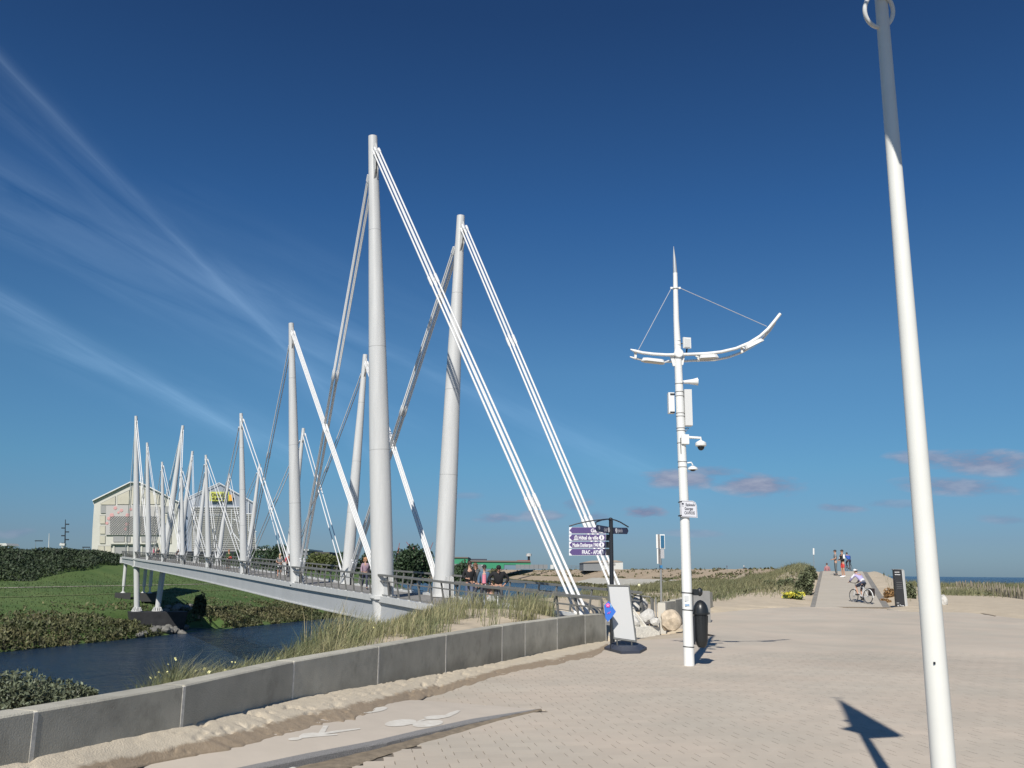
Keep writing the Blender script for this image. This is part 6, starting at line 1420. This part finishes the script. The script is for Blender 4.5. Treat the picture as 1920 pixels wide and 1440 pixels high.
def build_totem():
    Y = gpz(1690, 1141).y-.2; A = lambda u, v, dy=0: at(u, v, Y+dy); p = gpz(1690, 1141.5); root = empty('information_totem', tuple(p), label='tall black information totem with a white edge right of the ramp', cat='sign')
    P = [A(1676.5, 1067.5), A(1690.5, 1068), A(1697.8, 1141.5), A(1682, 1140)]; b = MB(root); b.prism(P, Vector((0, .22, 0))); b.build('dark_face', mat('totem_black', (.035, .035, .037), .35), root)
    P = [A(1690.8, 1068), A(1694.5, 1069, .22), A(1701.8, 1141, .22), A(1698, 1141.5)]; b = MB(root); b.prism(P, Vector((.03, .02, 0))); b.build('white_edge', m_white, root)
    b = MB(root); b.prism([A(1674.5, 1067), A(1693.5, 1067.3), A(1693.6, 1068.3), A(1674.6, 1068)], Vector((0, .24, 0))); b.build('cap', mat('totem_cap', (.3, .3, .3), .5), root)
    ink = mat('totem_white_ink', (.62, .62, .62), .5)
    def ln(u0, u1, v, h, m=ink): b = MB(root); q = A((u0+u1)/2, v, -.008); b.box(q, (u1-u0)*Y/1736, .01, h*Y/1773); b.build('printed_line', m, root)
    X = A(1690, 1070)-A(1677, 1070)
    [ln(u, u+w_, v, 1.5) for u, w_, v in ((1677.4, 3.0, 1072.8), (1680.8, 2.2, 1072.8), (1683.4, 2.8, 1072.8), (1677.8, 2.6, 1077.3), (1680.8, 2.0, 1077.3), (1683.1, 2.1, 1077.4), (1685.5, 2.2, 1077.5))]
    gi = mat('totem_grey_ink', (.17, .17, .17), .5)
    for v in (1092, 1096.5, 1100, 1103): ln(1680.5+(v-1068)*.09-2, 1691.5+(v-1092)*.09, v, .7, gi)
    [ln(u, u+w_, v, h_) for u, w_, v, h_ in ((1683, 2, 1135.5, 2.4), (1687, 1.8, 1134.5, 1.8), (1689.8, 2.6, 1135.6, 1.2), (1693, 2.2, 1135.8, 1.4), (1681.2, 4.5, 1130.5, .7))]
    b = MB(root); q = gpz(1690, 1144); b.tube([(q.x, q.y, q.z-.02), (q.x, q.y, q.z+.03)], .62, 20); b.build('base_pad', mat('pad_concrete', (.42, .38, .32), .9), root)
    # pale square notice on the dune
    p = at(1502, 1078, 60); s = empty('notice_board', (p.x, 60, tr1(p.x, 60)), label='small white square notice on the dune left of the ramp', cat='sign'); b = MB(s); b.box(at(1502, 1077, 60), .26, .03, .20); b.build('panel', m_white, s); b = MB(s); b.tube([(p.x, 60.02, tr1(p.x, 60)-.2), at(1502, 1077, 60.02)], .025, 6); b.build('post', m_wood, s)
    p = at(1525.5, 1055, 110); s = empty('beacon_pole', (p.x, 110, 1), label='thin white-topped beacon pole rising behind the dune left of the ramp', cat='pole'); b = MB(s); b.tube([at(1527, 1075, 110), at(1525.5, 1040, 110)], .03, 6); b.build('pole', m_steelp, s); b = MB(s); b.tube([at(1525.6, 1040, 110), at(1525.5, 1028, 110)], .10, 8); b.build('white_top', m_white, s)
    # striped-white rock beside the sand lane on the right
    q = gpz(1767, 1139); o = rock('white_boulder', (0, 0, 0), .38, mat('white_rock', (.66, .64, .60), .9), seed=77, sub=3, squash=(.7, .8, 1.0)); o.location = (q.x, q.y, q.z+.28); tag(o, 'pale upright boulder half hidden behind the foreground lamp pole', 'rock')
    for k in range(2):
        vs = [gpz(u, v)+Vector((0, 0, .012)) for u, v in ([(1774, 1129), (1812, 1136), (1860, 1146), (1890, 1153), (1889, 1154.5), (1858, 1147.5), (1810, 1138), (1774, 1131)] if k == 0 else [(1774, 1135), (1810, 1142), (1840, 1149), (1868, 1155), (1866, 1156), (1838, 1150), (1808, 1143.5), (1774, 1136.5)])]
        b = MB(); b.prism(vs, Vector((0, 0, -.02))); o = b.build('wheel_track', m_dirt); tag(o, 'dark wheel track line crossing the sand at the right', 'track', kind='stuff')
build_totem()
# ------------------------------------------------------------------ people
def skin_mesh(name, V, E_, Rr, m, parent, sub=1, root_i=0):
    me = bpy.data.meshes.new(name); me.from_pydata([tuple(v) for v in V], E_, []); o = bpy.data.objects.new(name, me); COL.objects.link(o)
    o.modifiers.new('s', 'SKIN'); sv = me.skin_vertices[0].data
    for i, r in enumerate(Rr): sv[i].radius = r if isinstance(r, tuple) else (r, r); sv[i].use_root = (i == root_i)
    o.modifiers[0].use_smooth_shade = True
    s = o.modifiers.new('u', 'SUBSURF'); s.levels = s.render_levels = sub
    dg = bpy.context.evaluated_depsgraph_get(); m2 = bpy.data.meshes.new_from_object(o.evaluated_get(dg)); m2.materials.clear(); m2.materials.append(m)
    bpy.data.objects.remove(o); o2 = bpy.data.objects.new(name, m2); COL.objects.link(o2); o2.parent = parent
    m2.polygons.foreach_set('use_smooth', [True]*len(m2.polygons)); return o2
SKIN = mat('skin', (.50, .29, .20), .55)
def cmat(c, r=.8): return mat('cloth_%02d_%02d_%02d' % tuple(int(x*99) for x in c), c, r, bump=.2, bs=25)
def V3(*a): return Vector(a)
def pose(kind):
    J = dict(pelvis=V3(0, 0, .93), waist=V3(0, .0, 1.08), chest=V3(0, .0, 1.30), neck=V3(0, -.01, 1.46), head0=V3(0, .0, 1.54), head=V3(0, .015, 1.63), top=V3(0, .01, 1.71),
             ls=V3(-.17, 0, 1.40), rs=V3(.17, 0, 1.40), le=V3(-.235, -.03, 1.13), re=V3(.235, -.03, 1.13), lw=V3(-.25, .05, .89), rw=V3(.25, .05, .89),
             lh=V3(-.085, 0, .88), rh=V3(.085, 0, .88), lk=V3(-.10, .02, .49), rk=V3(.10, .02, .49), la=V3(-.10, -.03, .09), ra=V3(.10, -.03, .09), lt=V3(-.11, .11, .035), rt=V3(.11, .11, .035))
    J['lhd'] = V3(0, .01, -.09); J['rhd'] = V3(0, .01, -.09)
    if kind == 'walk':
        J.update(lk=V3(-.09, .20, .51), la=V3(-.09, .24, .10), lt=V3(-.10, .39, .05), rk=V3(.09, -.04, .49), ra=V3(.09, -.26, .14), rt=V3(.10, -.14, .04), le=V3(-.23, -.13, 1.15), lw=V3(-.24, -.12, .90), re=V3(.23, .06, 1.14), rw=V3(.22, .24, .98))
    if kind == 'hug':     # right arm bent up in front, hand at belly
        J.update(re=V3(.25, .0, 1.14), rw=V3(.14, .19, 1.08), rhd=V3(-.07, .04, .0), lk=V3(-.1, .08, .5), la=V3(-.1, .10, .09), lt=V3(-.11, .24, .035))
    if kind == 'arms_front':
        J.update(re=V3(.25, .03, 1.14), rw=V3(.10, .24, 1.06), le=V3(-.25, .03, 1.14), lw=V3(-.10, .24, 1.06), rhd=V3(-.06, .05, 0), lhd=V3(.06, .05, 0))
    if kind == 'bow':     # head bowed, hands on hips/pockets
        J.update(neck=V3(0, .07, 1.42), chest=V3(0, .03, 1.28), head0=V3(0, .12, 1.47), head=V3(0, .18, 1.53), top=V3(0, .23, 1.59), ls=V3(-.19, .03, 1.37), rs=V3(.19, .03, 1.37), le=V3(-.37, .0, 1.17), re=V3(.37, .0, 1.17), lw=V3(-.24, .10, .98), rw=V3(.24, .10, .98), lhd=V3(.05, .04, -.05), rhd=V3(-.05, .04, -.05))
    if kind == 'ride':
        J.update(pelvis=V3(0, -.22, 1.00), waist=V3(0, -.12, 1.14), chest=V3(0, .06, 1.30), neck=V3(0, .19, 1.41), head0=V3(0, .24, 1.47), head=V3(0, .28, 1.54), top=V3(0, .28, 1.62), ls=V3(-.17, .12, 1.38), rs=V3(.17, .12, 1.38), le=V3(-.27, .27, 1.20), re=V3(.27, .27, 1.20), lw=V3(-.25, .45, 1.04), rw=V3(.25, .45, 1.04), lhd=V3(0, .06, -.03), rhd=V3(0, .06, -.03),
                 lh=V3(-.09, -.20, .95), rh=V3(.09, -.20, .95), lk=V3(-.12, .20, .80), la=V3(-.12, .06, .44), lt=V3(-.12, .20, .41), rk=V3(.12, .12, .62), ra=V3(.12, -.02, .22), rt=V3(.12, .12, .19))
    return J
def person(P, rz, H, kind, top, bot, hair, label, short_sleeves=False, shorts=False, skirt=None, hairstyle='short', shades=False, helmet=None, shoes=(.05, .05, .05), skin=None, group=None, bag=None, stripe=None, lean=0, fat=1.0):
    J = pose(kind); k = H/1.72; root = empty('person', tuple(P), rz, label, 'person', group); S = lambda v: v*k; sk = skin or SKIN
    # body
    V = []; Rr = []; E_ = []; idx = {}
    def add(n, v, r, par=None):
        V.append(S(v)); Rr.append(tuple(x*k for x in r) if isinstance(r, tuple) else r*k); idx[n] = len(V)-1
        if par is not None: E_.append((idx[par], idx[n]))
    add('pelvis', J['pelvis'], (.135, .10)); add('waist', J['waist'], (.12, .09), 'pelvis'); add('chest', J['chest'], (.15, .105), 'waist'); add('neck', J['neck'], (.055, .055), 'chest'); add('head0', J['head0'], (.055, .06), 'neck'); add('head', J['head'], (.078, .098), 'head0'); add('top', J['top'], (.05, .06), 'head')
    for s in 'lr':
        add(s+'s', J[s+'s'], .055, 'chest'); add(s+'e', J[s+'e'], .040, s+'s'); add(s+'w', J[s+'w'], .026, s+'e'); hd = J[s+'hd']; add(s+'p', J[s+'w']+hd*.55, (.036, .018), s+'w')
        add(s+'h', J[s+'h'], .085, 'pelvis'); add(s+'k', J[s+'k'], .058, s+'h'); add(s+'a', J[s+'a'], .036, s+'k'); add(s+'t', J[s+'t'], .033, s+'a')
        sd = V3(1, 0, 0) if abs(hd.normalized().x) < .7 else V3(0, 0, 1)
        for q, ln_ in enumerate((.075, .085, .08, .062)):
            b0 = J[s+'w']+hd*.75+sd*((q-1.5)*.019); add(s+'f%d' % q, b0+hd.normalized()*ln_*.5, .0085, s+'p'); add(s+'g%d' % q, b0+hd.normalized()*ln_+V3(0, .012, 0), .007, s+'f%d' % q)
        add(s+'th', J[s+'w']+hd*.5+V3(0, .035, 0), .009, s+'p'); add(s+'ti', J[s+'w']+hd*.85+V3(0, .05, 0), .008, s+'th')
    skin_mesh('body', V, E_, Rr, sk, root)
    # face: nose, ears, eyes or shades
    hc = S(J['head']); up = (J['top']-J['head0']).normalized(); fw = V3(0, 1, 0); fw = (fw-up*fw.dot(up)).normalized(); rt = fw.cross(up)
    if kind == 'bow': pass
    b = MB(); b.tube([hc+fw*.088*k+up*.01*k, hc+fw*.108*k-up*.018*k, hc+fw*.09*k-up*.03*k], [.008*k, .014*k, .010*k], 6)
    for s in (-1, 1): b.ell(hc+rt*s*.079*k, .012*k, .02*k, .03*k, 8, 5)
    b.build('nose_and_ears', sk, root, smooth=True)
    if shades: b = MB(); b.box(hc+fw*.093*k+up*.018*k, .14*k, .02*k, .038*k); b.box(hc+fw*.03*k+up*.022*k, .172*k, .12*k, .012*k); b.build('sunglasses', m_black, root)
    else:
        b = MB()
        for s in (-1, 1): b.ell(hc+fw*.091*k+rt*s*.03*k+up*.012*k, .012*k, .008*k, .007*k, 6, 4)
        b.build('eyes', m_black, root)
    b = MB(); b.box(hc+fw*.092*k-up*.052*k, .04*k, .01*k, .008*k); b.build('mouth', mat('lip', (.35, .13, .12), .6), root)
    hm = cmat(hair, .7)
    if hair:
        b = MB(); R3 = Matrix.Identity(3); c = hc+up*.035*k-fw*.022*k
        if hairstyle == 'short': b.ell(c, .090*k, .105*k, .088*k)
        elif hairstyle == 'long': b.ell(c, .098*k, .110*k, .092*k); b.ell(hc-fw*.06*k-up*.07*k, .10*k, .065*k, .13*k)
        elif hairstyle == 'curly':
            for q in range(16): a = q*2.4; h = -0.07+.012*q; rr_ = .085; b.ell(hc+rt*math.cos(a)*rr_*k*(1 if math.sin(a) < .5 else .9)+fw*(math.sin(a)*rr_ if math.sin(a) < .4 else .03)*k+up*(h+.03)*k, .045*k, .045*k, .045*k, 7, 5)
            b.ell(c+up*.03*k, .10*k, .10*k, .075*k)
        elif hairstyle == 'tied': b.ell(c, .092*k, .105*k, .088*k); b.ell(hc-fw*.13*k+up*.03*k, .04*k, .04*k, .045*k)
        b.build('hair', hm, root, smooth=True)
    if helmet: b = MB(); b.ell(hc+up*.055*k, .105*k, .13*k, .075*k); b.build('helmet', cmat(helmet, .3), root, smooth=True)
    # top garment
    V = []; Rr = []; E_ = []; idx = {}; g = .016
    w_ = fat
    add('pelvis', J['pelvis']+V3(0, 0, .0), ((.145+g)*w_, (.105+g)*w_)); add('waist', J['waist'], ((.132+g)*w_, (.10+g)*w_), 'pelvis'); add('chest', J['chest'], ((.155+g)*w_, (.112+g)*w_), 'waist'); add('col', J['neck'].lerp(J['chest'], .25), .062+g*.5, 'chest')
    for s in 'lr':
        add(s+'s', J[s+'s'], .064+g, 'chest')
        if short_sleeves: add(s+'m', J[s+'s'].lerp(J[s+'e'], .7), .052+g, s+'s')
        else: add(s+'e', J[s+'e'], .048+g, s+'s'); add(s+'w', J[s+'w'].lerp(J[s+'e'], .06), .034+g*.7, s+'e')
    skin_mesh('top', V, E_, Rr, cmat(top), root)
    V = []; Rr = []; E_ = []; idx = {}
    add('pelvis', J['pelvis']-V3(0, 0, .0), (.150, .112)); add('w2', J['pelvis'].lerp(J['waist'], .35), (.140, .108), 'pelvis')
    for s in 'lr':
        add(s+'h', J[s+'h'], .098, 'pelvis'); add(s+'k', J[s+'h'].lerp(J[s+'k'], .88) if shorts else J[s+'k'], .080 if shorts else .070, s+'h')
        if not shorts: add(s+'a', J[s+'a']+(J[s+'k']-J[s+'a'])*.04, .052, s+'k')
    skin_mesh('trousers' if not shorts else 'shorts', V, E_, Rr, cmat(bot), root)
    for s in 'lr':
        b = MB(); a, t = S(J[s+'a']), S(J[s+'t']); c = a.lerp(t, .45)-V3(0, 0, .02*k); d = (t-a); b.tube([a-d*.35-V3(0, 0, .035*k), a+d*.1-V3(0, 0, .02*k), t+d*.1-V3(0, 0, .004), t+d*.35-V3(0, 0, .004)], [.036*k, .046*k, .042*k, .022*k], 8); b.build('shoe', cmat(shoes, .6), root, smooth=True)
    if bag: b = MB(); b.ell(S(V3(.0, .16, 1.0)) if len(bag) < 4 else S(V3(*bag[3])), .15*k, .09*k, .12*k); b.build('bag', cmat(bag[:3]), root, smooth=True)
    if stripe:
        for p, q, r_, c in stripe: b = MB(); b.tube([S(V3(*p)), S(V3(*q))], r_*k, 8); b.build('garment_detail', cmat(c), root, smooth=True)
    return root
def bicycle(P, rz, frame, label, pannier=None, white_mudguard=False):
    root = empty('bicycle', tuple(P), rz, label, 'bicycle'); fm = cmat(frame, .35); ty = mat('tyre', (.02, .02, .02), .8); rim = mat('rim_metal', (.5, .5, .5), .3, .6)
    for y in (-.52, .54):
        b = MB(); b.ring((0, y, .34), .325, .018, (1, 0, 0), 28, 6); w = b.build('wheel', ty, root); b = MB(); b.ring((0, y, .34), .30, .010, (1, 0, 0), 24, 5); b.tube([(-.04, y, .34), (.04, y, .34)], .025, 8)
        for k in range(10): a = k*math.pi*2/10; b.tube([(0, y, .34), (0, y+.30*math.cos(a), .34+.30*math.sin(a))], .003, 3)
        b.build('rim', rim, w)
    bb = V3(0, -.08, .29); st = V3(0, -.22, .78); hd = V3(0, .38, .82); h2 = V3(0, .41, .68)
    for a, c, r in ((bb, st, .018), (bb, h2, .02), (st, hd, .016), (h2, hd, .022), (V3(.0, -.52, .34), bb, .012), (V3(0, -.52, .34), st, .011), (h2, V3(0, .54, .34), .016)): b = MB(); b.tube([a, c], r, 8); b.build('frame_tube', fm, root)
    b = MB(); b.tube([st, st+V3(0, -.03, .16)], .014, 8); b.build('seat_post', rim, root); b = MB(); b.box(st+V3(0, -.03, .18), .15, .25, .05); b.build('saddle', m_black, root)
    b = MB(); b.tube([hd, hd+V3(0, 0, .15)], .014, 8); b.tube([hd+V3(-.27, .06, .19), hd+V3(-.1, .02, .16), hd+V3(.1, .02, .16), hd+V3(.27, .06, .19)], .013, 8); b.build('handlebar', m_dark, root)
    b = MB(); b.tube([bb+V3(-.09, 0, 0), bb+V3(.09, 0, 0)], .04, 12); b.tube([bb+V3(.08, 0, 0), bb+V3(.08, .02, -.16)], .01, 6); b.tube([bb+V3(-.08, 0, 0), bb+V3(-.08, .06, .14)], .01, 6); b.box(bb+V3(.13, .02, -.17), .09, .08, .02); b.box(bb+V3(-.13, .06, .15), .09, .08, .02); b.build('crankset', m_dark, root)
    if white_mudguard: b = MB(); b.tube([(0, -.52+.36*math.cos(a), .34+.36*math.sin(a)) for a in np.linspace(.6, 3.3, 12)], .022, 6); b.build('mudguard', m_white, root)
    b = MB(); b.tube([(0.04, -.75, .74), (.04, -.3, .74)], .008, 4); b.tube([(-.04, -.75, .74), (-.04, -.3, .74)], .008, 4); b.tube([(0, -.52, .36), (0, -.6, .74)], .006, 4); b.build('luggage_rack', m_dark, root)
    if pannier: b = MB(); b.box((pannier, -.55, .55), .15, .30, .36); b.build('pannier', cmat((.03, .02, .02)), root); b = MB(); b.box((pannier+.08, -.55, .62), .02, .20, .10); b.build('pannier_pocket', cmat((.10, .04, .04)), root)
    return root
def deck_at(u, w):
    lo, hi = -1.3, 8.
    for _ in range(40):
        m_ = (lo+hi)/2
        if proj(dk(m_, w*wid(m_)/3))[0] > u: lo = m_
        else: hi = m_
    return dk(m_, w*wid(m_)/3, .005)
def ang(dx, dy): return math.atan2(-dx, dy)     # turn local +Y onto (dx, dy)
RZN = ang(-DH.x, -DH.y); RZF = ang(DH.x, DH.y); CAMF = lambda P: ang(-P.x, -P.y)
def build_people():
    p = deck_at(879, 1.2); person(p, CAMF(p)+.15, 1.80, 'hug', (.012, .012, .014), (.09, .12, .20), (.05, .03, .02), 'man in black pullover and blue jeans with sunglasses, leftmost of the group', shades=True, fat=1.05)
    p2 = deck_at(890, 2.1); person(p2, CAMF(p2)-.4, 1.70, 'walk', (.05, .045, .05), (.03, .035, .06), (.16, .08, .04), 'brown-haired person in dark jacket half hidden behind the man in black', hairstyle='long')
    p3 = deck_at(907, 1.5); person(p3, CAMF(p3), 1.68, 'walk', (.07, .13, .20), (.035, .04, .07), (.03, .02, .02), 'woman in denim jacket over a pink top with sunglasses', shades=True, hairstyle='tied', stripe=[((0, .095, 1.34), (0, .11, 1.0), .085, (.75, .25, .32))])
    p4 = deck_at(934, 1.3); person(p4, CAMF(p4), 1.80, 'bow', (.010, .010, .012), (.10, .10, .11), (.02, .015, .012), 'man in black hooded jacket looking down, hands at his hips', fat=1.15)
    # pushchair between them
    pc = deck_at(921, 1.0); r = empty('pushchair', tuple(pc), CAMF(pc), 'white-framed pushchair in front of the man in the black jacket', 'pushchair'); wm = m_white
    for s in (-.24, .24):
        for y, q in ((.28, .10), (-.22, .13)): b = MB(); b.ring((s, y, q), q-.02, .022, (1, 0, 0), 16, 6); b.build('wheel', m_black, r)
        b = MB(); b.tube([(s, .28, .10), (s, -.15, .62), (s, -.45, 1.0)], .016, 6); b.tube([(s, -.22, .13), (s, .1, .55)], .014, 6); b.tube([(s, .1, .55), (s, .25, .40)], .012, 6); b.build('frame', wm, r)
    b = MB(); b.tube([(-.24, -.45, 1.0), (.24, -.45, 1.0)], .018, 6); b.build('handle', m_black, r)
    b = MB(); b.box((0, .02, .42), .36, .34, .06); b.box((0, -.16, .62), .36, .06, .42, axes=(V3(1, 0, 0), V3(0, .94, .34), V3(0, -.34, .94))); b.build('seat', cmat((.5, .5, .5)), r)
    b = MB(); b.tube([(-.2, -.24, .78), (-.2, .02, .88), (.2, .02, .88), (.2, -.24, .78)], .05, 6); b.build('hood', cmat((.04, .04, .05)), r)
    ch = person(deck_at(921, 1.05)+V3(0, 0, .12), CAMF(pc), 1.0, 'stand', (.38, .22, .18), (.5, .5, .5), (.12, .07, .04), 'small child sitting low in the white pushchair')
    p = deck_at(683, 1.9); person(p, CAMF(p)+.2, 1.66, 'walk', (.32, .22, .27), (.035, .04, .07), (.45, .24, .12), 'woman with curly reddish hair, lilac top and dark jeans left of the tallest mast', hairstyle='curly')
    p = deck_at(523, 1.5); person(p, CAMF(p), 1.66, 'arms_front', (.17, .17, .17), (.05, .05, .05), (.62, .48, .30), 'blonde woman in grey top with a white bag, left of the second mast', hairstyle='long', short_sleeves=True, shorts=True, bag=(.75, .75, .75, (.02, .17, .84)))
    p = deck_at(540, 2.4); person(p, CAMF(p)+.1, 1.76, 'ride', (.42, .06, .07), (.04, .04, .05), (.03, .03, .03), 'cyclist in red top half hidden by the second mast'); bicycle(p, CAMF(p)+.1, (.6, .6, .6), 'bicycle under the cyclist in red behind the second mast')
    p = deck_at(427, 1.7); person(p, CAMF(p)+.3, 1.72, 'arms_front', (.05, .09, .035), (.06, .05, .05), (.42, .16, .07), 'red-haired person in green jacket with a red bag, left of the third mast', bag=(.60, .07, .06, (-.12, .18, 1.02)))
    p = deck_at(287, 1.2); person(p, CAMF(p)+1.2, 1.7, 'walk', (.55, .13, .20), (.05, .05, .07), (.03, .02, .02), 'distant person in pink top near the far end of the bridge')
    p = deck_at(295, 1.6); person(p, CAMF(p), 1.75, 'stand', (.03, .035, .04), (.05, .05, .07), (.03, .02, .02), 'distant person in dark clothes beside the one in pink')
    p = deck_at(331, 1.6); person(p, CAMF(p)+.6, 1.7, 'ride', (.10, .10, .12), (.30, .30, .32), (.03, .02, .02), 'distant dark-clad cyclist between the far masts'); bicycle(p, CAMF(p)+.6, (.5, .5, .5), 'distant bicycle between the far masts')
    # on the ramp
    p = ramp_pt(1568, 65.5); person(p, ang(-1, .15), 1.76, 'arms_front', (.22, .22, .22), (.12, .14, .15), (.04, .03, .03), 'person in grey t-shirt and patterned leggings at the top of the ramp', short_sleeves=True)
    p = ramp_pt(1581, 64.0); person(p, ang(-.9, -.2), 1.84, 'arms_front', (.02, .022, .025), (.60, .06, .05), (.03, .02, .02), 'man in black and white jacket and red shorts at the top of the ramp', shorts=True, shoes=(.8, .8, .8), stripe=[((-.19, .0, 1.42), (-.25, .03, 1.16), .066, (.75, .75, .75)), ((.19, 0, 1.42), (.25, .03, 1.16), .066, (.75, .75, .75))])
    p = ramp_pt(1592, 84); person(p, ang(.02, 1), 1.82, 'ride', (.03, .09, .36), (.03, .03, .06), (.04, .03, .03), 'cyclist in blue jacket riding away beyond the top of the ramp', fat=1.15); bicycle(p, ang(.02, 1), (.2, .2, .2), 'bicycle of the cyclist in the blue jacket')
    p = ramp_pt(1611.5, 46.8); rz = ang(-.34, 1); person(p, rz, 1.74, 'ride', (.42, .38, .62), (.035, .045, .08), (.04, .03, .03), 'cyclist in lilac jersey, navy shorts and white helmet riding up the ramp', shorts=True, helmet=(.75, .75, .75), stripe=[((-.19, .13, 1.38), (-.26, .26, 1.22), .064, (.8, .8, .82)), ((0, -.17, 1.10), (0, -.24, 1.05), .13, (.75, .75, .8)), ((-.27, .27, 1.20), (-.25, .44, 1.05), .046, (.03, .03, .04)), ((.27, .27, 1.20), (.25, .44, 1.05), .046, (.03, .03, .04))])
    bicycle(p, rz, (.75, .76, .78), 'white bicycle with a black pannier on the ramp', pannier=.20, white_mudguard=True)
    q = at(1551, 1070, 84); person((q.x, 84, 1.15), 0, 1.72, 'stand', (.38, .17, .18), (.2, .2, .3), (.1, .05, .04), 'distant person in dusty pink beyond the dune left of the ramp')
    for (u, Y, c, lab, r_) in ((1487.5, 394, (.02, .02, .03), 'tiny dark figure on the dike crest, left of a pair', 0), (1493, 392, (.05, .08, .13), 'tiny blue-grey figure on the dike crest, right of a pair', 0), (1395, 446, (.7, .7, .7), 'tiny figure in white on the dike crest', 0), (1363, 470, (.03, .05, .12), 'tiny figure in navy walking on the dike crest', 0), (1348, 480, (.02, .02, .02), 'tiny dark crouching figure on the dike crest, leftmost', -.8)):
        q = at(u, 1066, Y); person((q.x, Y, 4.55+r_), math.pi, 1.75, 'walk', c, (.04, .04, .06), (.03, .02, .02), lab)
build_people()
